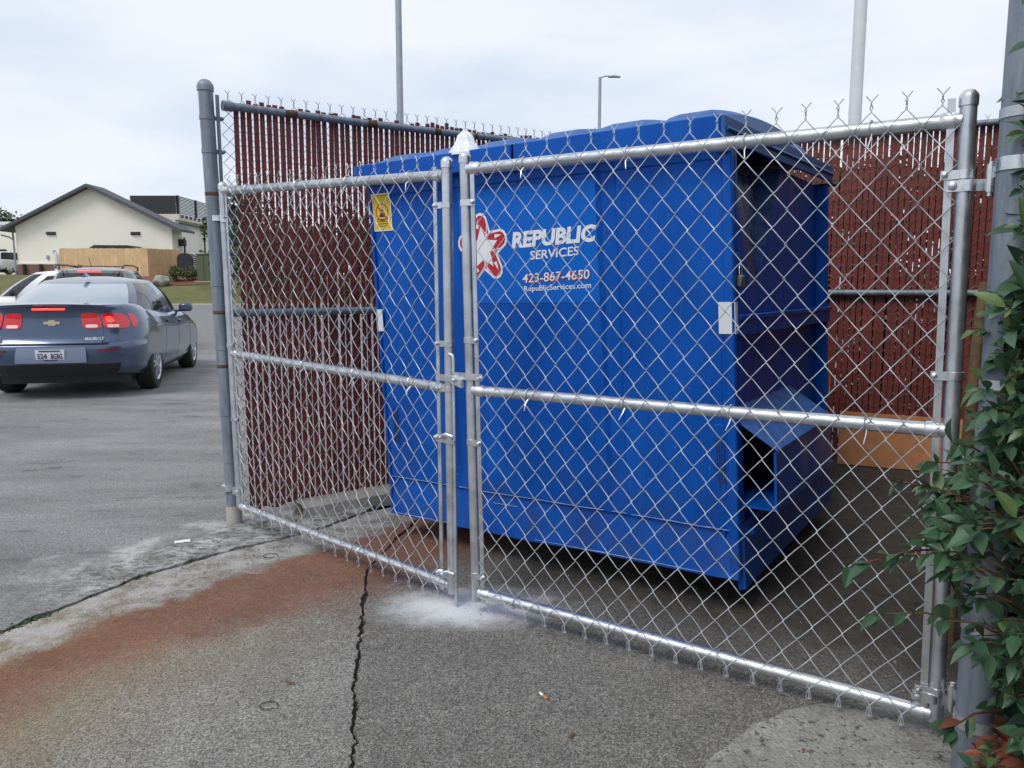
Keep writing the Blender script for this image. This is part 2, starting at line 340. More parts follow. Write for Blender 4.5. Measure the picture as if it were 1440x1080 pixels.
    def build(s, name, mats, parent=None, smooth=None, kind=None, local=False):
        off = Vector()
        if parent is not None and not local:
            off = Vector(parent.location)
            if parent.parent is not None: off = off + parent.parent.location
        o = bpy.data.objects.new(name, s.mesh(name, mats, off, smooth)); COL.objects.link(o)
        if parent is not None: o.parent = parent
        if kind: o['kind'] = kind
        return o
def thing(name, label, cat, loc=(0,0,0), rotz=0, group=None):
    o = bpy.data.objects.new(name, None); COL.objects.link(o); o.location = loc; o.rotation_euler = (0, 0, rotz); o.empty_display_size = .1
    return tag(o, label, cat, group)
def tag(o, label, cat, group=None):
    o['label'] = label; o['category'] = cat
    if group: o['group'] = group
    return o
def inst(name, me, parent, loc=(0,0,0), rot=None, scale=None, kind=None):
    o = bpy.data.objects.new(name, me); COL.objects.link(o); o.parent = parent; o.location = loc
    if rot is not None: o.rotation_euler = rot
    if scale is not None: o.scale = scale
    if kind: o['kind'] = kind
    return o
def copy_tree(o, parent=None):
    c = o.copy(); COL.objects.link(c); c.parent = parent
    for ch in list(o.children): copy_tree(ch, c)
    return c
def text_tris(body, size, shear=0., bold=0., align='LEFT', space=1.):
    cu = bpy.data.curves.new('txt', 'FONT'); cu.body = body; cu.size = size; cu.shear = shear; cu.offset = bold; cu.align_x = align; cu.space_character = space; cu.resolution_u = 3
    ob = bpy.data.objects.new('txt', cu); COL.objects.link(ob); dg = bpy.context.evaluated_depsgraph_get(); dg.update()
    me = bpy.data.meshes.new_from_object(ob.evaluated_get(dg)); vs = [v.co.copy() for v in me.vertices]; fs = [tuple(p.vertices) for p in me.polygons]
    bpy.data.objects.remove(ob); bpy.data.curves.remove(cu); bpy.data.meshes.remove(me); return vs, fs
def text_fit(body, width, height, fn, mb, m=0, shear=0., bold=0.):
    """flat lettering scaled to width x height (capitals) and mapped through fn(x, y)"""
    vs, fs = text_tris(body, 1., shear, bold); xs = [v.x for v in vs]; ys = [v.y for v in vs]
    cap = .729; x0, x1 = min(xs), max(xs)
    mb.add([fn((v.x-x0)/(x1-x0)*width, v.y/cap*height) for v in vs], fs, m)
def lerp(a, b, t): return a + (b-a)*t
def interp(tab, x):
    if x <= tab[0][0]: return tab[0][1]
    for (a, b), (c, d) in zip(tab, tab[1:]):
        if x <= c:
            t = (x-a)/(c-a); t = t*t*(3-2*t)*.5 + t*.5; return b + (d-b)*t
    return tab[-1][1]
def jag(pts, step, amp, seed):
    """resample a 2-D polyline with small irregular teeth"""
    out = []
    for (a, b), (c, d) in zip(pts, pts[1:]):
        L = math.hypot(c-a, d-b); n = max(1, int(L/step))
        for i in range(n):
            t = i/n; x, y = a+(c-a)*t, b+(d-b)*t; nx, ny = -(d-b)/L, (c-a)/L
            e = amp*(noise.noise((x*9, y*9, seed)) + .8*noise.noise((x*31, y*31, seed+5)) + .7*noise.noise((x*90, y*90, seed+9)))
            out.append((x+nx*e, y+ny*e))
    out.append(pts[-1]); return out

# ---------------------------------------------------------------- ground
def struct(o, kind='structure'): o['kind'] = kind; return o
struct(MB().box((-300, -60, -.30), (200, 420, -.045)).build('ground', 'soil'))
DJ = Vector((.571, .821))
seam = [(SX-.571*7, SY-.821*7), (-2.75, 1.62), (SX, SY), (-1.825, 3.042), (-1.682, 3.358), (-1.416, 3.691), (-1.133, 3.947), (-1.0, 4.12), (-.86, 4.36)]
fence_dir = Vector((math.sin(rad(52)), math.cos(rad(52)))); PL = Vector((-1.548, 4.159))
FC = (.815, 5.96)                                     # back corner of the enclosure
crack = [(-.05, -4.), (-.36, 1.2), (-.441, 1.95), (-.458, 2.083), (-.491, 2.234), (-.529, 2.454), (-.585, 2.839), (-.61, 3.0), (-.632, 3.193), (-.679, 3.494), (-.60, 3.9), (-.50, 4.43), (-.42, 4.7)]
crack2 = [(.2, 4.2), (.75, 3.75), (1.0, 3.56), (1.293, 3.494), (1.55, 3.2), (1.756, 2.971), (2.4, 2.55), (3.6, 2.1), (9, 1.6)]
sj_r = jag(seam, .025, .010, 1.); sj_l = jag(seam, .025, .012, 2.)
cj_l = jag(crack, .010, .012, 3.); cj_r = jag(crack, .010, .013, 3.15)
def shift(pts, d):
    out = []
    for i, p in enumerate(pts):
        a, b = pts[max(0, i-1)], pts[min(len(pts)-1, i+1)]; L = math.hypot(b[0]-a[0], b[1]-a[1]) or 1
        out.append((p[0] + (b[1]-a[1])/L*d, p[1] - (b[0]-a[0])/L*d))
    return out
def widen(pts, base, var, seed, sgn):
    out = []
    for i, p in enumerate(pts):
        w = base + var*max(0, noise.noise((p[0]*6, p[1]*6, seed))); a, b = pts[max(0, i-1)], pts[min(len(pts)-1, i+1)]; L = math.hypot(b[0]-a[0], b[1]-a[1]) or 1
        out.append((p[0] + (b[1]-a[1])/L*w*sgn, p[1] - (b[0]-a[0])/L*w*sgn))
    return out
seam_road = widen(sj_l, .013, .038, 11., -1); seam_pad = widen(sj_r, .007, .016, 12., 1)
crack_l = widen(cj_l, .005, .022, 13., -1); crack_r = widen(cj_r, .006, .026, 14., 1)
# tarmac left of the joint, out to the far kerb, with a gentle rise
road_poly = [(-70, -8)] + [(seam_road[0][0], -8)] + seam_road + [tuple(PL + fence_dir*1.0), FC, (4.5, 6.6), (30, 6.6), (30, 13), (-70, 13)]
mb = MB().prism(road_poly, -.04, 0)
struct(mb.build('road', 'road_asphalt'))
def rz(y): return interp([(13, 0), (28, .10), (42, .30)], y)
mb = MB().grid(lambda u, v: (lerp(-90, 40, u), lerp(13, 42, v), rz(lerp(13, 42, v))), 8, 14); struct(mb.build('street', 'road_asphalt', smooth=60))
# enclosure slabs on either side of the long crack
pad_a = [(-5, -8), (seam_pad[0][0]+.02, -8)] + seam_pad + [(-.42, 4.72)] + crack_l[::-1][1:] + [(.3, -8)]
pad_a = seam_pad + [(-.44, 4.72)] + crack_l[::-1] + [(-.05, -6.), (-6., -6.)]
struct(MB().prism(pad_a, -.04, -.002).build('paved_apron', 'pad_a'))
c2a = jag(crack2, .02, .008, 6.); c2b = shift(c2a, .005)
pad_b = crack_r + [(.2, 4.2)] + c2b[1:] + [(9, -6), (.0, -6)]
struct(MB().prism(pad_b, -.04, -.003).build('concrete_pad', 'pad_b'))
pad_c = c2a[::-1] + [(-.40, 4.72), FC, (4.5, 6.6), (9, 6.6)]
struct(MB().prism(pad_c, -.04, -.001).build('rear_pad', 'pad_b'))
mb = MB()
for pl_, w_ in ((crack, .034), (seam, .05)):
    l_, r_ = shift(pl_, -w_), shift(pl_, w_)
    for i in range(len(l_)-1): mb.add([(*l_[i], -.017), (*r_[i], -.017), (*r_[i+1], -.017), (*l_[i+1], -.017)], [(0,1,2,3)])
struct(mb.build('crack_dirt', 'crack_soil'), 'stuff')
# moss and grit lying in the joint
mb = MB(); rr = random.Random(3)
for i in range(2600):
    k = rr.random(); seg = seam_pad[int(k*(len(seam_pad)-1))]
    if seg[1] < .8: continue
    dens = noise.noise((seg[0]*2.2, seg[1]*2.2, 4.)) + (.35 if seg[1] < 3.0 else -.05)
    if rr.random() > max(.008, (dens-.05)*1.6): continue
    x, y = seg[0] + rr.gauss(-.012, .014), seg[1] + rr.gauss(0, .01); r = rr.uniform(.002, .0075)
    mb.lathe([(r, -.03), (r*.9, r*.25), (r*.4, r*.55), (0, r*.6)], (x, y, 0), n=5)
struct(mb.build('moss', 'moss'), 'stuff')
# round concrete collars at the two gate posts
def blob(cx, cy, rx, ry, n, seed, rot=0, amp=.14):
    out = []
    for i in range(n):
        t = 2*math.pi*i/n; k = 1 + amp*noise.noise((math.cos(t)*1.3, math.sin(t)*1.3, seed)) + .025*noise.noise((math.cos(t)*9, math.sin(t)*9, seed))
        x, y = rx*k*math.cos(t), ry*k*math.sin(t); out.append((cx + x*math.cos(rot) - y*math.sin(rot), cy + x*math.sin(rot) + y*math.cos(rot)))
    return out
struct(MB().prism(blob(1.24, 1.64, .86, .60, 90, 2., rot=rad(-6)), -.03, .004).build('post_footing', 'patch_concrete'))
# kerb along the left and back fences, inside
bf_dir = Vector((.908, -.418)); bf_n = Vector((-.418, -.908)); lf_n = Vector((fence_dir.y, -fence_dir.x))
def kerb(name, p0, p1, n, w, h):
    p0, p1 = Vector(p0), Vector(p1); mb = MB(); L = (p1-p0).length; d = (p1-p0)/L; k = int(L/.25)
    prof = [(.012, -.02), (.012, h-.006), (.02, h), (w-.03, h*.92), (w, h*.7), (w+.004, -.02)]
    def fn(u, v):
        i = v*(len(prof)-1); a = prof[int(round(i))]; q = p0 + d*L*u; e = .004*noise.noise((u*L*5, v*5, 1.))
        return (*(q + n*(a[0]+e)), a[1]+e)
    mb.grid(fn, k*2, len(prof)-1); o = mb.build(name, 'concrete', smooth=50); return struct(o)
kerb('kerb', PL + fence_dir*.34, Vector(FC), lf_n, .15, .075)
def dirt_slope():
    def fn(u, v):
        q = FCv_ + bf_dir*(u*3.6) + bf_n*(v*1.1); e = .012*noise.noise((q.x*3, q.y*3, 1.)) + .006*noise.noise((q.x*11, q.y*11, 1.)); return (q.x, q.y, .094*(1-v)**1.6 + e*min(1, (1-v)*6) - .004*v)
    return struct(MB().grid(fn, 60, 22).build('dirt_bank', 'pad_b', smooth=80))
FCv_ = Vector(FC); dirt_slope()

# grass bank and far ground
def bank(x, y):
    z = interp([(42, .42), (43, .6), (53, 2.15), (58, 2.3)], y); return z + .10*noise.noise((x*.35, y*.35, 3.)) + .05*noise.noise((x*1.4, y*1.4, 8.)) if y > 42.2 else z
struct(MB().grid(lambda u, v: (lerp(-90, 40, u), lerp(42.15, 60, v), bank(lerp(-90, 40, u), lerp(42.15, 60, v))), 130, 28).build('grass_bank', 'grass', smooth=80))
struct(MB().box((-300, 60, 1.5), (200, 420, 2.28)).build('far_ground', 'grass'))
mb = MB().grid(lambda u, v: (lerp(-90, 40, v), [41.8, 41.8, 41.84, 42.2, 42.2][int(round(u*4))], [.2, .42, .45, .45, .3][int(round(u*4))]), 4, 4); struct(mb.build('far_kerb', 'concrete'))
struct(MB().prism(blob(-22.0, 51.5, 4.2, 3.2, 40, 3.), 1.4, 2.32, lambda x, y, h: (x, y, h if h < 2 else bank(x, y)+.05)).build('mulch_bed', 'mulch'))

# ---------------------------------------------------------------- chain-link helpers
def zigzag(w, h, n, z0, e, d, flip, top, knuckle=True, k=0.):
    """centre line of one chain-link wire (w = half diamond width, h = diamond height); local x 0..w"""
    P = []
    X = (lambda x: w-x) if flip else (lambda x: x)
    def add(x, y, z): P.append(Vector((X(x), y, z + k*X(x))))
    # even wire joins its neighbour at x = w (X(w)); both ends stop there
    if knuckle: add(w+.004, -.006, z0-.002); add(w+.008, 0, z0-.030); add(w-.002, .004, z0-.034)
    add(w+e, 0, z0)
    for i in range(n):
        zz = z0 + i*h
        add(w*.84, d, zz+h*.085); add(w*.16, d, zz+h*.415); add(-e, 0, zz+h*.5); add(w*.16, -d, zz+h*.585); add(w*.84, -d, zz+h*.915); add(w+e, 0, zz+h)
    zt = z0 + n*h
    if top:
        add(w-.0025, .003, zt+.012); add(w+.0025, -.003, zt+.022); add(w-.002, .002, zt+.032); add(w-.014, .004, zt+.046)
    return P

class Leaf:
    """a gate leaf in the vertical plane through p0 -> p1 (plan); s = metres along, z = height"""
    def __init__(s, p0, p1):
        s.p0 = Vector(p0); s.d = (Vector(p1)-s.p0); s.L = s.d.length; s.d /= s.L; s.n = Vector((s.d.y, -s.d.x))   # n points to the camera side
    def P(s, a, z, o=0.): q = s.p0 + s.d*a + s.n*o; return Vector((q.x, q.y, z))

def pipe(mb, p0, p1, r, n=14, m=0): return mb.tube([p0, p1], r, n, m)
def dome_cap(mb, p, r, m=0, h=1.): return mb.lathe([(r*1.13, -.022), (r*1.15, .0), (r*1.13, .004), (r*1.0, r*.45*h), (r*.72, r*.8*h), (r*.35, r*.97*h), (0, r*1.02*h)], p, n=16, m=m)
def band(mb, c, r, w=.022, th=.003, m=0, axis=(0,0,1)): return mb.lathe([(r, -w/2), (r+th, -w/2+.001), (r+th, w/2-.001), (r, w/2)], c, axis, 16, m)
def bolt(mb, c, axis, r=.008, L=.012, m=0): return mb.lathe([(r, 0), (r, L*.45), (r*.85, L*.8), (r*.3, L), (0, L)], c, axis, 8, m)

def gate_leaf(name, label, leaf, ztl, ztr, zml, zmr, zbl, zbr, ul, ur, bars, h_m=.1016, w_m=.0432, r=.021, bands=(), tie_seed=1, mesh_rng=(.05, .05)):
    """ul / ur = (s_bottom, z_bottom, s_top, z_top) of the two uprights"""
    root = thing(name, label, 'gate', leaf.P(leaf.L/2, 0), group='gate leaves')
    root.location.z = 0
    P = leaf.P
    for (sb, zb, st, zt) in (ul, ur):
        o = pipe(MB(), P(sb, zb), P(st, zt), r).build('upright', 'galv_new', root, 40)
        dome_cap(MB(), P(st, zt), r).build('cap', 'galv_bright', root, 50)
    def rail(za, zb, sa, sb, mt):
        pipe(MB(), P(sa, za), P(sb, zb), r*.97).build('rail', mt, root, 40)
        for q, z, sg in ((sa, za, 1), (sb, zb, -1)): MB().lathe([(r*1.15, -.002), (r*1.15, .028), (r, .034)], P(q+sg*r*.9, z), leaf.d.to_3d()*sg, 14).build('rail_end', 'galv_bright', root, 40)
    lerp_u = lambda u, z: lerp(u[0], u[2], (z-u[1])/(u[3]-u[1]))
    for za, zb, mt in ((ztl, ztr, 'galv_new'), (zml, zmr, 'galv_new'), (zbl, zbr, 'galv_bright')): rail(za, zb, lerp_u(ul, za)+r*.6, lerp_u(ur, zb)-r*.6, mt)  # bottom rail in brighter zinc stands in for its sky reflection
    for (sb, zb, st, zt) in bars:
        MB().bar(P(sb, zb, .010), P(st, zt, .010), .019, .005, side=leaf.d.to_3d()).build('tension_bar', 'galv_new', root)
    # chain-link fabric: one object per wire
    s0, s1 = mesh_rng; k = (zbr-zbl)/leaf.L; kt = (ztr-ztl)/leaf.L; k = (k+kt)/2
    n = int(round((ztl+.055 - (zbl-.022))/h_m)); z0 = zbl - .022
    mesh = {}
    for fl in (0, 1):
        pts = zigzag(w_m, h_m, n, z0, .0022, .0042, fl, True, k=k); mb = MB().tube(pts, .00165, 5); mesh[fl] = mb.mesh('wire', 'galv_wire', smooth=60)
    cnt = int((leaf.L - s0 - s1)/w_m); st = s0 + (leaf.L - s0 - s1 - cnt*w_m)/2
    rr_w = random.Random(tie_seed+50); rz_ = math.atan2(leaf.d.y, leaf.d.x); base = Vector((root.location.x, root.location.y, 0))
    for i in range(cnt):
        sx = st + i*w_m; q = P(sx, 0, .026 + .004*math.sin(sx*5+tie_seed) + rr_w.uniform(-.0008, .0008)) - base
        inst('wire', mesh[i % 2], root, (q.x, q.y, k*sx + rr_w.uniform(-.0015, .0015)), (rr_w.uniform(-.004, .004), rr_w.uniform(-.0012, .0012), rz_))
    # tie wires on the rails
    rr = random.Random(tie_seed)
    for q_, (za, zb) in enumerate(((ztl, ztr), (zml, zmr), (zbl, zbr))):
        for j in range(4 if q_ < 2 else 3):
            sx = leaf.L*(.14 + .24*j) + rr.uniform(-.03, .03); z = lerp(za, zb, sx/leaf.L); pts = []
            for t in range(9):
                a = rad(-150 + t*38); pts.append(P(sx + t*.0012, z + math.sin(a)*(r+.004), math.cos(a)*(r+.006)))
            if q_ < 2: pts += [P(sx+.012, z-.03, .032), P(sx+.006+rr.uniform(-.01, .01), z-.055, .034)]
            MB().tube(pts, .0022, 5).build('tie_wire', 'alu_tie', root, 60)
    for (u, z, toward) in bands:
        c = P(lerp_u(u, z), z); mb = MB(); band(mb, c, r, .024, .003); e = P(lerp_u(u, z)+toward*.052, z, .012)
        mb.bar(P(lerp_u(u, z)+toward*.012, z, .019), P(lerp_u(u, z)+toward*.056, z, .019), .024, .004, side=(0,0,1)); bolt(mb, P(lerp_u(u, z)+toward*.046, z, .02), leaf.n.to_3d(), .009, .014)
        mb.build('brace_band', 'galv_bright', root, 40)
    return root
LL = Leaf((-1.484, 4.081), (-.250, 3.057)); RL = Leaf((-.160, 2.975), (1.222, 2.100))
lL = LL.L; lR = RL.L
ul = (.0, .115, -.035, 1.83); ur = (lL+.006, .046, lL-.004, 1.784)
g1 = gate_leaf('gate_leaf', 'narrower galvanised chain link gate leaf hung on the weathered left post, with drop rod', LL, 1.802, 1.736, .953, .900, .119, .078, ul, ur,
          [(lL-.045, .05, lL-.06, 1.77), (.045, .1, .012, 1.80)], bands=[(ur, 1.62, -1), (ur, 1.08, -1), (ur, .90, -1), (ur, .13, -1), (ul, 1.0, 1), (ul, .6, 1)], tie_seed=1, mesh_rng=(.03, .045))
vl = (.022, .05, -.022, 1.79); vr = (lR+.010, .05, lR-.016, 1.80)
g2 = gate_leaf('gate_leaf', 'wider galvanised chain link gate leaf in front of the blue dumpster, hinged beside the shrub', RL, 1.745, 1.742, .904, .906, .086, .072, vl, vr,
          [(.06, .05, .018, 1.77), (lR-.022, .055, lR-.055, 1.80)], bands=[(vl, 1.62, 1), (vl, 1.10, 1), (vl, .70, 1), (vl, .16, 1), (vr, 1.60, -1), (vr, 1.06, -1), (vr, .56, -1), (vr, .145, -1)], tie_seed=5, mesh_rng=(.045, .03))
# drop rod and its guides on the narrow leaf, fork latch
mb = MB().tube([LL.P(lL+.035, 0.004, .01), LL.P(lL+.032, 1.02, .01), LL.P(lL+.028, 1.035, .01), LL.P(lL+.012, 1.04, .012)], .0075, 8); rod = mb.build('drop_rod', 'galv_new', g1, 50)
for z in (.70, .13):
    mb = MB(); band(mb, LL.P(lL+.002, z), .021, .022, .0035); mb.bar(LL.P(lL-.06, z-.012, .022), LL.P(lL+.045, z-.012, .022), .016, .004, side=(0,0,1)); bolt(mb, LL.P(lL-.05, z, .02), LL.n.to_3d(), .011, .022)
    bolt(mb, LL.P(lL-.012, z+.006, .022), LL.n.to_3d(), .010, .03); mb.tube([LL.P(lL-.012, z+.012, .045), LL.P(lL+.012, z+.022, .04), LL.P(lL+.04, z+.014, .028)], .004, 6)
    mb.build('rod_guide', 'galv_bright', g1, 40)
mb = MB(); band(mb, RL.P(.0, .955), .021, .026, .004); mb.bar(RL.P(-.075, .96, .02), RL.P(.07, .96, .022), .026, .005, side=(0,0,1)); mb.bar(RL.P(-.07, .945, .03), RL.P(-.02, .93, .03), .03, .02, side=(0,0,1))
bolt(mb, RL.P(-.05, .945, .04), RL.n.to_3d(), .009, .014); bolt(mb, RL.P(.06, .955, .024), RL.n.to_3d(), .008, .02); mb.build('latch', 'galv_bright', g2, 40)
mb = MB(); mb.bar(LL.P(lL-.055, .945, .022), LL.P(lL+.05, .945, .022), .026, .005, side=(0,0,1)); mb.build('latch_bar', 'galv_bright', g1, 40)
# hinges of the wide leaf on the big post
BP = Vector((1.240, 1.925))
def hinge(z, low):
    mb = MB(); sx = lR - .003
    band(mb, RL.P(sx, z-.03), .021, .030, .005); mb.bar(RL.P(sx-.05, z-.03, .02), RL.P(sx+.01, z-.03, .02), .03, .005, side=(0,0,1)); bolt(mb, RL.P(sx-.036, z-.03, .022), RL.n.to_3d(), .012, .014)
    a = RL.P(sx+.05, z-.03, .006); mb.bar(RL.P(sx+.015, z-.03, .012), a, .030, .005, side=(0,0,1)); mb.lathe([(.013, -.02), (.013, .02)], a, (0,0,1), 12); mb.lathe([(.009, -.03), (.009, .058), (.0, .06)], a, (0,0,1), 10)
    mb.build('hinge', 'galv_bright', g2, 40)
    mb = MB(); q = a + Vector((0,0,.030)); mb.lathe([(.0135, -.012), (.0135, .022)], q, (0,0,1), 12); b = Vector((BP.x, BP.y, q.z))
    dirp = (b-q).normalized(); mb.bar(q + dirp*.012, b - dirp*.045, .030, .005, side=(0,0,1)); band(mb, b, .0505, .034, .004); return mb
h1 = hinge(1.60, 0); h2 = hinge(.155, 1)
# hinges of the narrow leaf
def hinge_l(z):
    mb = MB(); c = Vector((-1.562, 4.149, z)); band(mb, c, .0385, .03, .004); mb.bar(c + Vector((.03, -.022, 0)), LL.P(-.02, z, .012), .028, .006, side=(0,0,1)); mb.lathe([(.013, -.02), (.013, .02)], LL.P(-.03, z, .012), (0,0,1), 10)
    bolt(mb, LL.P(.018, z, .02), LL.n.to_3d(), .009, .016); band(mb, LL.P(-.018 if z > 1 else -.004, z-.012), .021, .026, .004); mb.build('hinge', 'galv_bright', g1, 40)
hinge_l(1.665); hinge_l(.205)

# ---------------------------------------------------------------- big post by the shrub
post = thing('gate_post', 'thick weathered steel post at the right edge, tangled in the shrub', 'post', (BP.x, BP.y, 0))
pipe(MB(), (BP.x, BP.y, -.03), (BP.x, BP.y, 3.3), .05, 24).build('post', 'galv_old', post, 40)
dome_cap(MB(), Vector((BP.x, BP.y, 3.3)), .05).build('cap', 'galv_old', post, 50)
for h in (h1, h2): h.build('hinge_strap', 'galv_bright', post, 40)
for z in (.42, .93, 1.06, 1.72, 2.3): band(MB(), Vector((BP.x, BP.y, z)), .05, .026, .003).build('brace_band', 'galv_new', post, 40)

# ---------------------------------------------------------------- slatted fences
def slat_fence(name, label, p0, d, n, t0, t1, ztop, zmid, slat_t0, slat_t1, zs0, seed, dz=0., above=.027, half=(.0126, .0142)):
    """chain-link fence along d from p0; n = inside normal"""
    root = thing(name, label, 'fence', (p0.x, p0.y, 0)); rr = random.Random(seed)
    P = lambda t, z, o=0.: Vector((*(p0 + d*t + n*o), z)); up = lambda t: ztop + dz*t
    pts = [P(lerp(t0, t1, i/8), up(lerp(t0, t1, i/8)) - (.012*math.sin(math.pi*i/8)), .030) for i in range(9)]
    MB().tube(pts, .021, 12).build('rail', 'galv_old', root, 50)
    MB().tube([P(t0, zmid, .030), P(t1, zmid, .030)], .021, 12).build('rail', 'galv_old', root, 50)
    w, h = .0361, .0722; cnt = int((slat_t1-slat_t0)/w); th = .0022
    for i in range(cnt):
        t = slat_t0 + i*w + w/2; zt = up(t) + above + rr.uniform(-.010, .010) + (.018 if rr.random() < .12 else 0); lean = rr.gauss(0, .0025); wd = rr.uniform(*half); yo = rr.uniform(-.001, .001)
        mb = MB(); a = [(-wd, -th), (-wd*.55, -th*1.7), (wd*.55, -th*1.7), (wd, -th), (wd, th), (-wd, th)]
        zb = zs0 + rr.uniform(-.012, .008); vs = []
        for z, dl in ((zb, 0), ((zb+zt)/2, lean), (zt, -lean)):
            vs += [P(t + x + dl, z, y + yo) for x, y in a]
        fs = [(i_*6+j, i_*6+(j+1) % 6, (i_+1)*6+(j+1) % 6, (i_+1)*6+j) for i_ in range(2) for j in range(6)] + [(5,4,3,2,1,0), (12,13,14,15,16,17)]
        mb.add(vs, fs); mb.build('slat', 'slat', root)
    mb = MB(); nz = int((up(0)+.05 - zs0)/h); c0 = int((t1-t0)/w)
    for i in range(c0):
        pp = zigzag(w, h, nz, zs0-.01, .0015, .0062, i % 2, True, knuckle=False); s = t0 + i*w
        mb.tube([P(s + p.x, p.z + dz*(s+p.x), -p.y) for p in pp], .0016, 4, cap=False)
    mb.build('chain_mesh', 'old_wire', root, 60, kind='stuff')
    return root, P
lf, LP = slat_fence('slatted_fence', 'tall chain link fence with dark red slats and rusty rail, left of the dumpster', PL, fence_dir, lf_n, .03, 2.98, 2.244, 1.166, .085, 2.95, .055, 21, .028)
# post of the left fence: slight lean, dome cap, bands, tension bar, rust ring
pt = Vector((-1.590, 4.140, 2.335)); pb = Vector((-1.548, 4.159, -.03))
ax = lambda z: pb + (pt-pb)*((z+.03)/(pt.z+.03))
def m_rust():
    mat('rust', (.10, .055, .032), .85, 0, .4, 30)
m_rust()
pipe(MB(), pb, pt, .037, 24).build('post', 'galv_old', lf, 40)
dome_cap(MB(), pt, .037).build('cap', 'galv_old', lf, 50)
for z in (2.18, 2.01, 1.32, .98, .62, .36): 
    mb = MB(); band(mb, ax(z), .037, .024, .003); q = ax(z); e = LP(.03, z, 0); mb.bar(q + (e-q).normalized()*.036, e, .022, .004, side=(0,0,1)); bolt(mb, e, (0.6, -.8, 0), .009, .02); mb.build('brace_band', 'galv_old', lf, 40)
for z in (1.79, 1.17, .88): band(MB(), ax(z), .0371, .02, .0008).build('rust_ring', 'rust', lf, 40)
MB().lathe([(.043, -.02), (.043, .085), (.038, .10)], ax(0), n=18).build('collar', 'concrete', lf, 40)
MB().bar(LP(.025, .05), LP(.010, 2.30), .018, .006, side=fence_dir.to_3d()).build('tension_bar', 'galv_old', lf)
MB().lathe([(.026, -.03), (.026, .02), (.021, .03)], LP(.055, 2.244, .03), fence_dir.to_3d(), 14).build('rail_end', 'galv_old', lf, 40)
for t, l in ((.36, .07), (.86, .06), (1.32, .05), (1.62, .03)):
    MB().lathe([(.0212, 0), (.0213, l*.3), (.0213, l)], LP(t, 2.244+.028*t-.012*math.sin(math.pi*t/2.98), .03), (fence_dir.x, fence_dir.y, .028), 12).build('rust_patch', 'rust', lf, 40)
# graffiti scribble on the slats is too faint to read: left off. Back fence
FCv = Vector(FC)
bf, BPf = slat_fence('slatted_fence', 'dark red slatted chain link fence at the back, right of the dumpster', FCv, bf_dir, bf_n, .03, 3.6, 2.33, 1.268, 1.0, 3.55, .10, 33, 0., above=-.012, half=(.0146, .0158))
pipe(MB(), Vector((*FC, -.03)), Vector((*FC, 2.42)), .037, 18).build('post', 'galv_old', bf, 40); dome_cap(MB(), Vector((*FC, 2.42)), .037).build('cap', 'galv_old', bf, 50)

# plank leaning on the foot of the back fence
def bp(t, z, o): return BPf(t, z, o)
mb = MB()
n_ = 10
vs = []
for i in range(n_+1):
    t = lerp(1.62, 2.78, i/n_); w_ = .004*math.sin(i*.9)
    zt = lerp(.455, .44, i/n_)
    vs += [bp(t, .092, .052+w_), bp(t, .092, .070+w_), bp(t, zt, .040+w_), bp(t, zt, .022+w_)]
fs = [(i*4+j, i*4+(j+1) % 4, (i+1)*4+(j+1) % 4, (i+1)*4+j) for i in range(n_) for j in range(4)] + [(3,2,1,0), tuple(n_*4+j for j in range(4))]
bo = mb.add(vs, fs).build('board', 'board'); tag(bo, 'plain tan board propped on edge along the foot of the back fence', 'board')

# ---------------------------------------------------------------- dumpster
DF = Vector((-.628, 3.946)); DR = Vector((.901, 2.921)); DU = (DR-DF).normalized(); DV = Vector((-DU.y, DU.x)); DW = (DR-DF).length; DD = 1.58
def D(p):
    u, v, z = p; e = z-.14; uu = u - .0275*e - .014*e*u/1.84; vv = v - .045*e*max(0, 1-v/DD)
    q = DF + DU*uu + DV*vv; return Vector((q.x, q.y, z + .014*(u-.9)))
dum = thing('dumpster', 'large blue steel waste dumpster with closed lids behind the gate', 'dumpster', (*(DF + DU*DW/2 + DV*DD/2), 0))
def dpart(mb, name, m='dumpster_blue', smooth=None, parent=dum): 
    mb.v = [D(p) for p in mb.v]; return mb.build(name, m, parent, smooth)
ZT = 1.835
# front: pressed sheet with shallow channels, a folded lower band and a top hem
def front_v(u, z):
    v = 0.
    for c, wd, dp in ((1.32, .045, .020), (.50, .045, .020)):
        if z > .36: v += dp*max(0., 1-((u-c)/wd)**4) if abs(u-c) < wd else 0
    if z < .33: v += .012 - .035*(.33-z)/.19
    if z > 1.76: v += -.008
    return v + .004*noise.noise((u*2.1, z*2.1, 4.)) + .006*noise.noise((u*.9, z*1.1, 9.))
us = [0, .02, .06, .2, .3, .42, .453, .458, .47, .5, .53, .542, .547, .58, .7, .85, 1., 1.15, 1.24, 1.272, 1.278, 1.29, 1.32, 1.35, 1.362, 1.368, 1.40, 1.5, 1.62, 1.74, 1.80, DW]
zs = [.14, .20, .27, .325, .332, .34, .36, .45, .6, .75, .9, 1.05, 1.2, 1.35, 1.5, 1.65, 1.74, 1.758, 1.765, 1.80, ZT]
mb = MB(); o = 0
for u in us:
    for z in zs:
        zz = z
        if z < .2: zz = z + .012*noise.noise((u*3, 0, 2.)) + (.015 if .3 < u < .45 else 0)
        mb.v.append(Vector((u, front_v(u, z), zz)))
nz_ = len(zs)
for i in range(len(us)-1):
    for j in range(nz_-1): mb.f.append((i*nz_+j, (i+1)*nz_+j, (i+1)*nz_+j+1, i*nz_+j+1)); mb.m.append(0)
dpart(mb, 'front_panel', smooth=28)
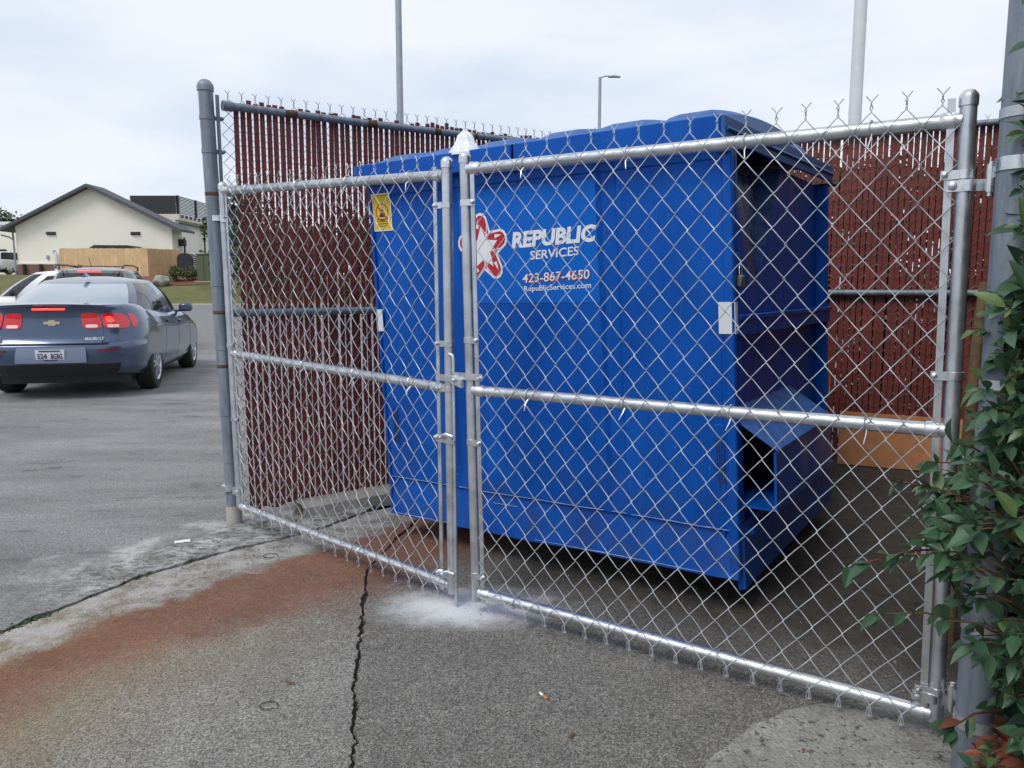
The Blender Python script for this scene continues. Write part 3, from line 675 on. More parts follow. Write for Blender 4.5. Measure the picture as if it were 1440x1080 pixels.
for zc, a_, b_ in ((.336, .0, .42), (.336, .58, 1.25), (.336, 1.38, DW-.01), (.285, .66, .80), (.148, .05, .40), (.150, .9, 1.70), (.338, .46, .52), (.338, 1.29, 1.36)): dpart(MB().tube([(lerp(a_, b_, k/12), front_v(lerp(a_, b_, k/12), zc)-.003, zc + .003*noise.noise((k*.7, a_, 1.))) for k in range(13)], [.0016+.0024*abs(noise.noise((k*.9, a_, 3.))) for k in range(13)], 5), 'worn_highlight', 'worn_highlight_blue', 60)  # scratched edge lines, lightened to paint their highlights as well
dpart(MB().cbox((0, .004, .15), (.05, .03, ZT), .004).cbox((-.004, -.012, .14), (.012, .06, ZT), .004), 'corner_post')
dpart(MB().cbox((DW-.035, -.014, .14), (DW+.004, .022, ZT), .005), 'corner_post')
# left and back sheets, floor
dpart(MB().box((.0, .03, .15), (.012, DD, ZT)), 'side_panel'); dpart(MB().box((.0, DD-.012, .15), (DW-.04, DD, ZT)), 'back_panel'); dpart(MB().box((0.02, .03, .13), (DW-.06, DD, .15)), 'floor_plate', 'dark_metal')
# right side: recessed sheet with a tapering scoop sunk in from the rim
SU = DW-.055
sp_ = [(.0, .30), (DD, .30), (DD, ZT), (.84, ZT), (.47, 1.30), (.37, 1.30), (.13, ZT), (.0, ZT)]
mb = MB().prism(sp_, SU-.006, SU, lambda v, z, h: (h, v, z)); dpart(mb, 'side_panel')
T1, T2, A0, B0, A1, B1 = (SU-.001, .37, 1.30), (SU-.001, .47, 1.30), (SU-.001, .13, ZT), (SU-.001, .84, ZT), (SU-.10, .22, ZT), (SU-.10, .74, ZT)
mb = MB().add([T1, T2, B1, A1], [(0,1,2,3)]).add([A0, T1, A1], [(0,1,2)]).add([T2, B0, B1], [(0,1,2)]); dpart(mb, 'side_scoop', 'scoop_sheen_blue')  # greyer than the body paint, standing in for reflected sky
dpart(MB().cbox((SU-.02, .075, 1.42), (DW-.012, .10, ZT-.03), .003), 'gusset'); dpart(MB().cbox((SU-.02, .085, .30), (DW-.012, .12, 1.44), .004), 'gusset')
dpart(MB().cbox((SU-.02, DD-.05, .28), (DW, DD, ZT), .005), 'corner_post')
# horizontal channel on the side
dpart(MB().cbox((SU-.01, .03, 1.105), (DW+.01, DD+.01, 1.175), .005).cbox((DW-.012, .03, 1.165), (DW+.018, DD+.01, 1.185), .003), 'side_rib')
# fork sleeve, open to the front, with a pitched roof
u0, u1, v0, v1 = SU, DW+.14, .035, .98; zb0, zi, zo = .43, .80, .665
sl = MB(); t_ = .010
rf_ = MB(); rf_.add([(u0, v0, zi), (u1+.008, v0, zo), (u1+.008, v1, zo), (u0, v1, zi), (u0, v0, zi+t_), (u1+.008, v0, zo+t_), (u1+.008, v1, zo+t_), (u0, v1, zi+t_)], [(3,2,1,0),(4,5,6,7),(0,1,5,4),(1,2,6,5),(2,3,7,6),(3,0,4,7)]); dpart(rf_, 'sleeve_roof', 'scuffed_skylit_blue')  # roof paint lightened for sky light as well as scuffing
sl.box((u1-t_, v0, zb0), (u1, v1, zo-.001))
sl.box((u0, v0, zb0), (u1-t_-.001, v1, zb0+t_)).box((u0, v1-t_, zb0+t_+.001), (u1-t_-.001, v1-.001, zo-.002)); dpart(sl, 'fork_sleeve')
dpart(MB().box((u0+.001, v0+.02, zb0+t_+.002), (u0+.006, v1-.02, zi-.03)), 'sleeve_black_sheet', 'black_paint')  # thin black sheet blacks out the inside of the open sleeve
# outboard lower skirt and runner
sk = MB(); prof = [(SU-.004, .355), (DW-.012, .345), (DW+.012, .31), (DW+.016, .095), (DW-.012, .085)]
sk.prism([(a, b) for a, b in prof][::-1], .03, DD+.02, lambda x, y, h: (x, h, y)); dpart(sk, 'skirt')
dpart(MB().cbox((DW+.006, .10, .30), (DW+.030, DD+.03, .325), .003), 'skirt_edge')
# casters
for u in (.22, DW-.22):
    for v in (.22, DD-.22):
        mb = MB().lathe([(.03, -.022), (.058, -.02), (.062, -.012), (.062, .012), (.058, .02), (.03, .022)], (u, v, .066 - .014*(u-.9)), (1, .35, 0), 18); ca = dpart(mb, 'caster', 'black_rubber', 40)
        dpart(MB().box((u-.05, v-.05, .118), (u+.05, v+.05, .13)).box((u-.032, v-.02, .05), (u-.026, v+.02, .12)).box((u+.026, v-.02, .05), (u+.032, v+.02, .12)), 'caster_fork', 'dark_metal', parent=dum)
# lids: two moulded plastic lids, front lip hanging down, ribs on top
def lip_z(v): return 1.900 + .050*(v+.07)/1.72
def lid_z(v): return lip_z(v) + .085*max(0., math.sin(math.pi*min(1, max(0, (v+.07)/1.45))))**.8
def lid(u0, u1):
    mb = MB(); n = 22
    def crest(u, v):
        uu = (u-u0)/(u1-u0); e_ = min(1., (u-u0)/.03 if u0 < .5 else 1., (u1-u)/.03 if u1 > 1.5 else 1.); z = lerp(lip_z(v), lid_z(v), e_)
        for a, b in ((.06, .30), (.37, .63), (.70, .94)):
            if a < uu < b and .02 < v < 1.42: z += .022*min(1, min(uu-a, b-uu)*22, (v-.02)*16, (1.42-v)*14)
        return z
    vv = [-.075 + (1.65+.075)*j/40 for j in range(41)]; uu = [u0 + (u1-u0)*i/66 for i in range(67)]
    o = 0
    for u in uu:
        for v in vv: mb.v.append(Vector((u, v, crest(u, v))))
    for i in range(66):
        for j in range(40): mb.f.append((i*41+j, (i+1)*41+j, (i+1)*41+j+1, i*41+j+1)); mb.m.append(0)
    L = dpart(mb, 'lid', 'lid_blue', 35)
    # front lip and end lips
    mb = MB().cbox((u0, -.078, 1.812), (u1, -.060, 1.902), .004); mb.cbox((u0, -.0595, 1.818), (u1, -.035, 1.832), .003)
    dpart(mb, 'lip', 'dumpster_blue', parent=L)
    return L
l1 = lid(-.008, DW*.5-.006); l2 = lid(DW*.5+.006, DW-.012)
def end_lip(L, u, sgn):
    mb = MB(); n = 24
    for k in range(n+1):
        v = lerp(-.072, 1.65, k/n); z = lip_z(v)
        for du, dz in ((0, -.002), (.016*sgn, -.002), (.016*sgn, -.085), (0, -.085)): mb.v.append(Vector((u+du, v, z+dz)))
    for k in range(n):
        for j in range(4): mb.f.append((k*4+j, k*4+(j+1) % 4, (k+1)*4+(j+1) % 4, (k+1)*4+j)); mb.m.append(0)
    mb.f += [(3,2,1,0), tuple(n*4+j for j in range(4))]; mb.m += [0, 0]
    dpart(mb, 'lip', 'lid_blue', parent=L)
    mb = MB()
    pts = [(u+.018*sgn, v, lip_z(v)-.045) for v in [-.06+i*.131 for i in range(14)]]; mb.tube(pts, .008, 6); dpart(mb, 'bead', 'lid_blue', 50, parent=L)
end_lip(l2, DW-.012, 1); end_lip(l1, -.008, -1)
dpart(MB().cbox((DW-.045, -.03, 1.775), (DW-.004, .06, 1.82), .004), 'lid_stop', 'black_paint')
dpart(MB().tube([(-.02, DD+.06, 1.85), (DW+.03, DD+.06, 1.85)], .012, 8), 'hinge_rod', 'dark_metal', 50)
# bolt holes, wear slots behind the sleeves
for u, z in ((.735, 1.80), (.735, 1.755), (.885, 1.80), (.885, 1.76)):
    dpart(MB().lathe([(.008, 0), (.008, .003), (0, .003)], (u, front_v(u, z)-.001, z), (0, -1, 0), 10), 'bolt_hole', 'ink')
for u in (.045, DW-.09): dpart(MB().cbox((u, front_v(u, .6)-.004, .46), (u+.045, front_v(u, .6)+.01, .76), .004), 'wear_plate', 'dumpster_blue')
for u in (.045, DW-.09):
    for k in range(4):
        x_ = u + .009 + k*.009; a_ = .52 + .05*noise.noise((k*3., u*5, 1.)); b_ = .70 + .05*noise.noise((k*3., u*5, 7.)); dpart(MB().box((x_, front_v(u, .6)-.0058, a_), (x_+.004, front_v(u, .6)-.0035, b_)), 'scrape_mark', 'black_paint')
# stickers
def F(o): return lambda x, y: (x, front_v(x, y)-o, y)
def flat(name, m, polys, o, parent=dum):
    mb = MB()
    for poly in polys:
        c = MB(); c.prism(poly, 0, .0012, lambda x, y, h: (x, 0, y)); mb.add([(p.x, front_v(p.x, p.z)-o-(.0012 if abs(i-len(c.v)//2*0) >= len(c.v)//2 else 0), p.z) for i, p in enumerate(c.v)], c.f)
    return dpart(mb, name, m, parent=parent)
def subdiv(x0, x1, y0, y1, n=14):
    a = [(lerp(x0, x1, i/n), y0) for i in range(n+1)] + [(x1, lerp(y0, y1, i/4)) for i in range(1, 5)]
    return a + [(lerp(x1, x0, i/n), y1) for i in range(1, n+1)] + [(x0, lerp(y1, y0, i/4)) for i in range(1, 4)]
# decal field as a draped sheet
mb = MB().grid(lambda a, b: (lerp(.56, 1.272, a), front_v(lerp(.56, 1.272, a), lerp(1.235, 1.738, b))-.002, lerp(1.235, 1.738, b)), 30, 16); dec = dpart(mb, 'decal_panel', 'decal_blue', 40)
def text_on(body, x, z, w, h, m, name, shear=.25, bold=.02, o=.0038, rise=.012, parent=None):
    mb = MB(); text_fit(body, w, h, lambda a, b: (x+a, front_v(x+a, z+b)-o, z+b+rise*a/w), mb, shear=shear, bold=bold); return dpart(mb, name, m, parent=parent or dec)
text_on('REPUBLIC', .845, 1.478, .425, .066, 'decal_white', 'lettering', .16, .044)
text_on('SERVICES', .938, 1.422, .245, .038, 'decal_white', 'lettering', .10, .014)
text_on('423-867-4650', .897, 1.3205, .335, .040, 'decal_red', 'lettering', .12, .020)
text_on('423-867-4650', .894, 1.323, .335, .040, 'decal_white', 'lettering', .12, .006, .0046)
text_on('RepublicServices.com', .899, 1.285, .335, .024, 'decal_white', 'lettering', .0, .012)
text_on('®', 1.268, 1.535, .012, .012, 'decal_white', 'lettering', 0, .0)
# five-armed ribbon star
def star_outline(r_out, r_in, round_w, n=7):
    out = []
    for k in range(5):
        a = rad(90 + 3 - 72*k); tip = Vector((math.cos(a), math.sin(a)))*r_out; sd = Vector((-tip.y, tip.x)).normalized()
        for j in range(n): b = math.pi*j/(n-1); out.append(tuple(tip - tip.normalized()*round_w + sd*round_w*math.cos(b) + tip.normalized()*round_w*math.sin(b)))
        an = rad(90 + 3 - 72*k - 36); out.append((math.cos(an)*r_in, math.sin(an)*r_in))
    return out
SCx, SCz, SR = .685, 1.478, .162
def starpoly(poly): return [(SCx + x*.90, SCz + y) for x, y in poly]
def sheet(name, m, polys, o, parent):
    mb = MB()
    for poly in polys:
        tri = tessellate_polygon([[Vector((x, y, 0)) for x, y in poly]]); mb.add([(x, front_v(x, y)-o, y) for x, y in poly], [tuple(t) for t in tri])
    # face the street
    for i, f in enumerate(mb.f):
        a, b, c = (mb.v[k] for k in f[:3])
        if (b-a).cross(c-a).y > 0: mb.f[i] = tuple(reversed(f))
    return dpart(mb, name, m, parent=parent)
sheet('emblem_edge', 'decal_white', [starpoly(star_outline(SR, SR*.58, .044))], .0038, dec)
sheet('emblem_ribbon', 'decal_red', [starpoly(star_outline(SR*.925, SR*.485, .0335))], .0046, dec)
star5 = []
for k in range(5):
    a = rad(93 - 72*k); b = rad(93 - 72*k - 36); star5 += [(math.cos(a)*SR*.62, math.sin(a)*SR*.62), (math.cos(b)*SR*.30, math.sin(b)*SR*.30)]
sheet('emblem_star', 'decal_white', [starpoly(star5)], .0054, dec)
lines = []
for k in range(5):
    a = rad(93 - 72*k); t = Vector((math.cos(a), math.sin(a))); s_ = Vector((-t.y, t.x))
    lines.append(starpoly([tuple(t*SR*.84 + s_*.012), tuple(t*SR*.60 + s_*.030), tuple(t*SR*.55 + s_*.012)]))                 # white notch in each arm
    b = rad(93 - 72*k - 36); i_ = Vector((math.cos(b), math.sin(b))); p = i_*SR*.27; q = t*SR*.66 + s_*(-.040); dn = Vector((-(q-p).y, (q-p).x)).normalized()*.0022
    lines.append(starpoly([tuple(p+dn), tuple(p-dn), tuple(q-dn), tuple(q+dn)]))
    p2 = Vector((math.cos(rad(93-72*k+36)), math.sin(rad(93-72*k+36))))*SR*.27; q2 = t*SR*.42 - s_*.052; dn = Vector((-(q2-p2).y, (q2-p2).x)).normalized()*.002
    lines.append(starpoly([tuple(p2+dn), tuple(p2-dn), tuple(q2-dn), tuple(q2+dn)]))
sheet('emblem_line', 'decal_white', lines, .0062, dec)
# yellow caution sticker
cx0, cx1, cz0, cz1 = .012, .135, 1.592, 1.772
ca = sheet('caution_sticker', 'decal_white', [subdiv(cx0, cx1, cz0, cz1)], .003, dum)
ca['label'] = 'yellow caution sticker on the upper left corner'
sheet('sticker_field', 'yellow', [subdiv(cx0+.005, cx1-.005, cz0+.005, cz1-.005)], .0036, ca)
sheet('sticker_header', 'ink', [subdiv(cx0+.010, cx1-.010, cz1-.038, cz1-.010)], .0042, ca)
mb = MB(); text_fit('CAUTION', .074, .016, lambda a, b: (cx0+.034+a, front_v(.05, 1.75)-.0048, cz1-.032+b), mb, bold=.02); dpart(mb, 'lettering', 'yellow', parent=ca)
sheet('warning_triangle', 'yellow', [[(cx0+.014, cz1-.034), (cx0+.030, cz1-.034), (cx0+.022, cz1-.015)]], .0048, ca)
ring = []
N_ = 28
for i in range(N_): t = 2*math.pi*i/N_; ring.append((math.cos(t), math.sin(t)))
mb = MB(); cc = ((cx0+cx1)/2, 1.683)
for i in range(N_):
    j = (i+1) % N_; q = []
    for (x, y), k in ((ring[i], 1), (ring[j], 1), (ring[j], .86), (ring[i], .86)): q.append((cc[0]+x*.043*k, front_v(.07, 1.68)-.0042, cc[1]+y*.043*k))
    mb.add(q, [(3,2,1,0)])
dpart(mb, 'prohibition_ring', 'red_ink', parent=ca)
mb = MB(); mb.bar((cc[0]-.030, -.0045+front_v(.07, 1.68), cc[1]+.030), (cc[0]+.030, -.0045+front_v(.07, 1.68), cc[1]-.030), .001, .006, side=(0,1,0)); dpart(mb, 'prohibition_bar', 'red_ink', parent=ca)
fig = [[(-.02, -.03), (.022, -.03), (.024, -.006), (-.018, -.004)], [(-.012, 0), (.002, -.002), (-.002, .020), (-.014, .018)], [(.004, .006), (.020, .002), (.014, .012), (.006, .014)]]
sheet('pictogram', 'ink', [[(cc[0]+x*.8, cc[1]+y*.8) for x, y in f] for f in fig], .0040, ca)
for i in range(4): sheet('text_line', 'ink', [subdiv(cx0+.024+.004*(i % 2), cx1-.024-.006*((i+1) % 2), cz0+.022+i*.011, cz0+.026+i*.011, 4)], .0042, ca)
# white reflective tags folded round both edges
dpart(MB().box((.006, -.0165, 1.095), (.040, -.0135, 1.205)), 'reflective_tag', 'white_tape'); dpart(MB().box((-.0068, -.012, 1.095), (-.0048, .03, 1.205)), 'reflective_tag', 'white_tape')
dpart(MB().box((DW-.055, -.0185, 1.115), (DW-.004, -.0155, 1.235)), 'reflective_tag', 'white_tape'); dpart(MB().box((DW+.005, -.013, 1.115), (DW+.0075, .018, 1.235)), 'reflective_tag', 'white_tape')
# lock bar and padlock
dpart(MB().cbox((DW-.016, .035, 1.36), (DW+.006, .06, 1.42), .003), 'lock_hasp')
lk = thing('padlock', 'small worn padlock hanging on the dumpster corner', 'padlock', D((DW+.012, .05, 1.29)))
mb = MB().cbox((DW-.002, .030, 1.29), (DW+.022, .072, 1.335), .005); mb.v = [D(p) for p in mb.v]; mb.build('lock_body', 'brass', lk, 40)
mb = MB().tube([(DW+.01, .038, 1.33), (DW+.01, .036, 1.36), (DW+.01, .046, 1.375), (DW+.01, .058, 1.374), (DW+.01, .066, 1.36), (DW+.01, .064, 1.33)], .0038, 8); mb.v = [D(p) for p in mb.v]; mb.build('shackle', 'chrome', lk, 60)
# white plastic bag poking out from under the lid
mb = MB(); prof = [(.105, -.02), (.098, .0), (.082, .02), (.066, .045), (.054, .07), (.045, .09), (.030, .102), (.012, .108), (0, .109)]
mb.lathe(prof, (0, 0, 0), n=40)
for p in mb.v:
    a = math.atan2(p.y, p.x); k = 1 + .12*noise.noise((math.cos(a)*2, math.sin(a)*2, p.z*8)) + .05*math.sin(a*9+p.z*40); p.x *= k; p.y *= k*.55; p.z *= 1 + .1*noise.noise((a, 3., 1.))
q = D((.645, -.045, 1.905)); ang = math.atan2(DU.y, DU.x); R_ = Matrix.Rotation(ang, 3, 'Z')
mb.v = [R_ @ (p*.80) + q for p in mb.v]
bg = mb.build('plastic_bag', 'bag', None, 60); tag(bg, 'crumpled white plastic bag poking up from the dumpster lid', 'bag')


# ---------------------------------------------------------------- cars
def bool_cut(ob, cutter):
    md = ob.modifiers.new('cut', 'BOOLEAN'); md.object = cutter; md.operation = 'DIFFERENCE'; md.solver = 'EXACT'
    try: md.material_mode = 'TRANSFER'
    except Exception: pass
    dg = bpy.context.evaluated_depsgraph_get(); dg.update(); me = bpy.data.meshes.new_from_object(ob.evaluated_get(dg)); ob.modifiers.clear(); old = ob.data; ob.data = me; bpy.data.meshes.remove(old)
    cm = cutter.data; bpy.data.objects.remove(cutter); bpy.data.meshes.remove(cm)
    me.polygons.foreach_set('use_smooth', [True]*len(me.polygons)); me.update(); me.set_sharp_from_angle(angle=rad(38))

class Car:
    """x forward from the rear bumper, y left, z up"""
    def __init__(s, name, label, paint, loc, heading, spec, group=None):
        s.sp = spec; s.L = spec['L']; s.paint = paint
        ax = spec['rear_axle']; h = Vector((math.cos(heading), math.sin(heading)))
        s.root = thing(name, label, 'car', (loc[0]-h.x*ax, loc[1]-h.y*ax, loc[2]), heading, group)
        s.body(); s.cabin(); s.wheels()
    def pos(s, a, q, t):
        sp = s.sp; zb = interp(sp['bottom'], a); zt = interp(sp['top'], a); w = interp(sp['width'], t)
        e = sp.get('end', (.12, .09, .15, .10)); k = 1.
        if a < e[1]: k -= e[0]*(1-a/e[1])**2
        if a > 1-e[3]: k -= e[2]*((a-1+e[3])/e[3])**2
        cab = interp(sp.get('tuck', [(0, 1), (1, 1)]), a); w = lerp(w, w*cab, t**3)
        y = q*w*k; xr = interp(sp['rear'], t) + .07*q*q + .13*abs(q)**6; xf = interp(sp['front'], t) + .10*q*q + .12*abs(q)**6
        x = xr + a*(s.L-xf-xr); z = zb + (zt-zb)*t + sp.get('crown', .03)*(1-q*q)*t**6
        return Vector((x, y, z))
    def part(s, mb, name, m, parent=None, smooth=45): return mb.build(name, m, parent or s.root, smooth, local=True)
    def body(s):
        sp = s.sp; NX, NY, NZ = 64, 20, 36; idx = {}; mb = MB()
        A = [ (i/NX) for i in range(NX+1)]; A = [a + .012*math.sin(2*math.pi*a)*-1 for a in A]
        def vid(i, j, k):
            key = (i, j, k)
            if key not in idx: idx[key] = len(mb.v); mb.v.append(s.pos(A[i], -1 + 2*j/NY, k/NZ))
            return idx[key]
        for i in range(NX):
            for k in range(NZ):
                mb.f.append((vid(i,0,k), vid(i+1,0,k), vid(i+1,0,k+1), vid(i,0,k+1))); mb.f.append((vid(i+1,NY,k), vid(i,NY,k), vid(i,NY,k+1), vid(i+1,NY,k+1)))
            for j in range(NY):
                mb.f.append((vid(i,j,NZ), vid(i+1,j,NZ), vid(i+1,j+1,NZ), vid(i,j+1,NZ))); mb.f.append((vid(i,j+1,0), vid(i+1,j+1,0), vid(i+1,j,0), vid(i,j,0)))
        for j in range(NY):
            for k in range(NZ):
                mb.f.append((vid(0,j+1,k), vid(0,j,k), vid(0,j,k+1), vid(0,j+1,k+1))); mb.f.append((vid(NX,j,k), vid(NX,j+1,k), vid(NX,j+1,k+1), vid(NX,j,k+1)))
        mb.m = [0]*len(mb.f)
        b = s.part(mb, 'body', [s.paint, 'black_paint']); c = MB()
        for x in (sp['rear_axle'], sp['rear_axle']+sp['wheelbase']):
            for sg in (-1, 1): c.lathe([(sp['arch'], 0), (sp['arch'], .8)], (x, sg*(sp['W']/2-.26), sp['tyre']+.01), (0, sg, 0), 36, m=0)
        co = s.part(c, 'cutter', ['black_paint']); dg = bpy.context.evaluated_depsgraph_get(); dg.update(); bool_cut(b, co); s.body_ob = b
    def patch(s, name, m, side, r0, r1, off=.006, n=(10, 8), parent=None, shape=None, smooth=50, off0=None):
        """raised panel following the body skin; side = rear / left / right / front"""
        mb = MB(); nu, nv = n
        nrm = {'rear': Vector((-1,0,0)), 'front': Vector((1,0,0)), 'left': Vector((0,1,0)), 'right': Vector((0,-1,0)), 'top': Vector((0,0,1))}[side]
        def f(u, v, o):
            if name in ('tail_lamp', 'lamp_lens', 'bulb_glow'): u, v = .5+(u-.5)*(1-.13*(2*abs(v-.5))**5), .5+(v-.5)*(1-.16*(2*abs(u-.5))**5)
            if shape: u, v = shape(u, v)
            a = lerp(r0[0], r0[1], u); t = lerp(r1[0], r1[1], v)
            if off0 is not None and o > 0: o = lerp(off0, o, v)
            p = {'rear': lambda: s.pos(0, a, t), 'front': lambda: s.pos(1, a, t), 'left': lambda: s.pos(a, 1, t), 'right': lambda: s.pos(a, -1, t), 'top': lambda: s.pos(a, t, 1)}[side](); return p + nrm*o
        mb.grid(lambda u, v: f(u, v, off), nu, nv); o = len(mb.v)
        ring = [(u/nu, 0) for u in range(nu)] + [(1, v/nv) for v in range(nv)] + [(1-u/nu, 1) for u in range(nu)] + [(0, 1-v/nv) for v in range(nv)]
        for u, v in ring: mb.v.append(f(u, v, off))
        for u, v in ring: mb.v.append(f(u, v, -.012))
        k = len(ring)
        for i in range(k): mb.f.append((o+i, o+(i+1) % k, o+k+(i+1) % k, o+k+i)); mb.m.append(0)
        flip = side in ('rear', 'right')
        return s.part(mb, name, m, parent, smooth)
    def cabin(s):
        sp = s.sp; g = sp['cabin']; bx0, bx1, bb = g['base']; rx0, rx1, rb = g['roof']; zr = g['z']
        def ring(th, x0, x1, b, n):
            c, sn = math.cos(th), math.sin(th); return ((x0+x1)/2 + (x1-x0)/2*math.copysign(abs(c)**(2/n), c), b*math.copysign(abs(sn)**(2/n), sn))
        fr, a2, bp1, bp2, c1, rr_ = g['angles']                     # degrees: windscreen edge, A pillar end, B pillar, side-glass end, rear-glass edge
        half = [0, fr*.33, fr*.66, fr, a2] + [lerp(a2, bp1, k/4) for k in range(1, 5)] + [bp2] + [lerp(bp2, c1, k/4) for k in range(1, 5)] + [rr_] + [lerp(rr_, 180, k/3) for k in range(1, 4)]
        full = half + [360-a for a in half[::-1][1:-1]]
        lv = [0, .05, .2, .4, .6, .78, .91, .97, 1.0]
        def zb(x): return interp(g['belt'], x)
        def P(th, t):
            x0, y0 = ring(rad(th), bx0, bx1, bb, 4.5); x1, y1 = ring(rad(th), rx0, rx1, rb, 4.0)
            bul = .045*math.sin(math.pi*t); x, y = lerp(x0, x1, t), lerp(y0, y1, t); e = Vector((x-(bx0+bx1)/2, y*1.6)).normalized()
            z = lerp(zb(x0)-.02, zr-.055-.035*(abs(x1-(rx0+rx1)/2)/((rx1-rx0)/2))**2, t)
            return Vector((x+e.x*bul, y+e.y*bul, z + .02*math.sin(math.pi*t)))
        parts = {'cabin_shell': MB(), 'windscreen': MB(), 'rear_window': MB()}
        side = {}
        N = len(full)
        for i in range(N):
            a, b = full[i], full[(i+1) % N]; b_ = b if b > a else b+360; mid = (a+b_)/2 % 360; m = mid if mid <= 180 else 360-mid
            for j in range(len(lv)-1):
                glass = 1 <= j <= 5
                key = 'cabin_shell'
                if glass:
                    if m < fr: key = 'windscreen'
                    elif a2 < m < bp1: key = ('side_window', 0, mid < 180)
                    elif bp2 < m < c1: key = ('side_window', 1, mid < 180)
                    elif m > rr_: key = 'rear_window'
                tgt = parts[key] if isinstance(key, str) else side.setdefault(key, MB())
                tgt.add([P(a, lv[j]), P(b, lv[j]), P(b, lv[j+1]), P(a, lv[j+1])], [(0,1,2,3)])
        sh = parts['cabin_shell']
        K = 5
        for k in range(K):
            for i in range(N):
                a, b = full[i], full[(i+1) % N]
                def R(th, q):
                    p = P(th, 1.0); c = Vector(((rx0+rx1)/2, 0, zr)); d = p.lerp(c, q); d.z = p.z + (zr-p.z)*(1-(1-q)**2); return d
                sh.add([R(a, k/K), R(b, k/K), R(b, (k+1)/K), R(a, (k+1)/K)], [(0,1,2,3)])
        def weld(mb):
            bm = bmesh.new(); vv = [bm.verts.new(p) for p in mb.v]
            for f in mb.f:
                try: bm.faces.new([vv[i] for i in f])
                except ValueError: pass
            bmesh.ops.remove_doubles(bm, verts=bm.verts, dist=.0008); bmesh.ops.recalc_face_normals(bm, faces=bm.faces); bm.verts.index_update()
            o = MB(); o.v = [v.co.copy() for v in bm.verts]; o.f = [tuple(v.index for v in f.verts) for f in bm.faces]; o.m = [0]*len(o.f); bm.free(); return o
        s.part(weld(sh), 'cabin', s.paint, smooth=50)
        s.part(weld(parts['windscreen']), 'windscreen', 'dark_glass', smooth=60); s.rw = s.part(weld(parts['rear_window']), 'rear_window', sp.get('rear_glass', 'car_glass'), smooth=60)
        for k, mb in side.items(): s.part(weld(mb), 'side_window', 'dark_glass', smooth=60)
        # dark interior mass so the glass has something behind it
        for sg in (-1, 1):
            x, z = g['mirror']; y = sp['W']/2 - .05
            mb = MB().cbox((x-.07, y-.02, z-.055), (x+.05, y+.17, z+.075), .03); mb.tube([(x, y-.14, z-.06), (x, y+.02, z-.03)], .022, 8)
            if sg < 0: mb.v = [Vector((p.x, -p.y, p.z)) for p in mb.v]; mb.f = [f[::-1] for f in mb.f]
            s.part(mb, 'mirror', s.paint if sp.get('mirror_paint', True) else 'plastic_dark', smooth=40)
    def wheels(s):
        sp = s.sp; R = sp['tyre']; w = .108
        ty = MB().lathe([(R*.66, -w), (R*.93, -w), (R*.985, -w*.82), (R, -w*.5), (R, w*.5), (R*.985, w*.82), (R*.93, w), (R*.66, w), (R*.64, w*.6), (R*.64, -w*.6), (R*.66, -w)], (0,0,0), (0,1,0), 36).mesh('tyre', 'black_rubber', smooth=35)
        mb = MB().lathe([(R*.655, w*.2), (R*.68, w*.96), (R*.655, w*1.0), (R*.61, w*.85), (R*.60, w*.2)], (0,0,0), (0,1,0), 36)
        mb.lathe([(0, w*.45), (R*.16, w*.45), (R*.17, w*.86), (R*.12, w*.93), (0, w*.95)], (0,0,0), (0,1,0), 16)
        for k in range(10):
            t = 2*math.pi*(k//2)/5 + (.17 if k % 2 else -.17); c, sn = math.cos(t), math.sin(t)
            mb.bar((c*R*.10, w*.84, sn*R*.10), (c*R*.63, w*.84, sn*R*.63), .030, .026, side=(-sn, 0, c))
        rim = mb.mesh('rim', 'alloy', smooth=35)
        disc = MB().lathe([(0, w*.1), (R*.62, w*.1), (R*.62, w*.25), (0, w*.26)], (0,0,0), (0,1,0), 24).mesh('brake_disc', 'dark_metal')
        for x in (sp['rear_axle'], sp['rear_axle']+sp['wheelbase']):
            for sg in (-1, 1):
                wh = inst('wheel', ty, s.root, (x, sg*(sp['track']/2), R), (0, 0, 0 if sg > 0 else math.pi)); inst('rim', rim, wh); inst('brake_disc', disc, wh)
        mb = MB().box((.5, -sp['W']/2+.22, .16), (s.L-.5, sp['W']/2-.22, .30)); s.part(mb, 'underbody', 'black_paint')

SEDAN = dict(L=4.86, W=1.855, rear_axle=1.06, wheelbase=2.74, track=1.60, tyre=.335, arch=.375,
    bottom=[(0, .30), (.06, .25), (.2, .20), (.8, .19), (1, .24)],
    top=[(0, 1.095), (.05, 1.115), (.13, 1.105), (.22, 1.02), (.5, .95), (.72, .96), (.80, .93), (.92, .83), (1, .68)],
    width=[(0, .80), (.10, .87), (.35, .92), (.55, .925), (.75, .915), (.9, .875), (.97, .83), (1, .78)],
    rear=[(0, .10), (.12, .03), (.30, 0), (.40, .0), (.44, .012), (.475, .07), (.60, .095), (.80, .12), (.92, .115), (1, .06)],
    front=[(0, .06), (.3, 0), (.6, .02), (.85, .10), (1, .22)], tuck=[(0, .93), (.15, .95), (.3, 1.0), (.7, 1.0), (1, .95)], crown=.022,
    cabin=dict(base=(.60, 3.72, .80), roof=(1.42, 2.86, .585), z=1.463, belt=[(.6, 1.10), (1.2, 1.02), (2.0, .965), (3.2, .95), (3.7, .965)], angles=(46, 50, 84, 90, 126, 140), mirror=(3.02, 1.0)))
HD = math.atan2(.9735, -.2286)
sed = Car('sedan', 'slate blue sedan with brake lights lit, driving away left of the fence', 'paint_slate', (-5.52, 9.80, 0), HD, SEDAN)
r = sed.root
rnd = lambda k: (lambda u, v: (u, v))
def taper_b(a, b):      # narrows the lower edge
    return lambda u, v: (lerp(lerp(a, 0, v), 1-lerp(b, 0, v), u), v)
tl = sed.patch('trunk_lid', 'paint_slate', 'rear', (-.71, .71), (.46, .975), .010, (20, 10), shape=taper_b(.05, .05))
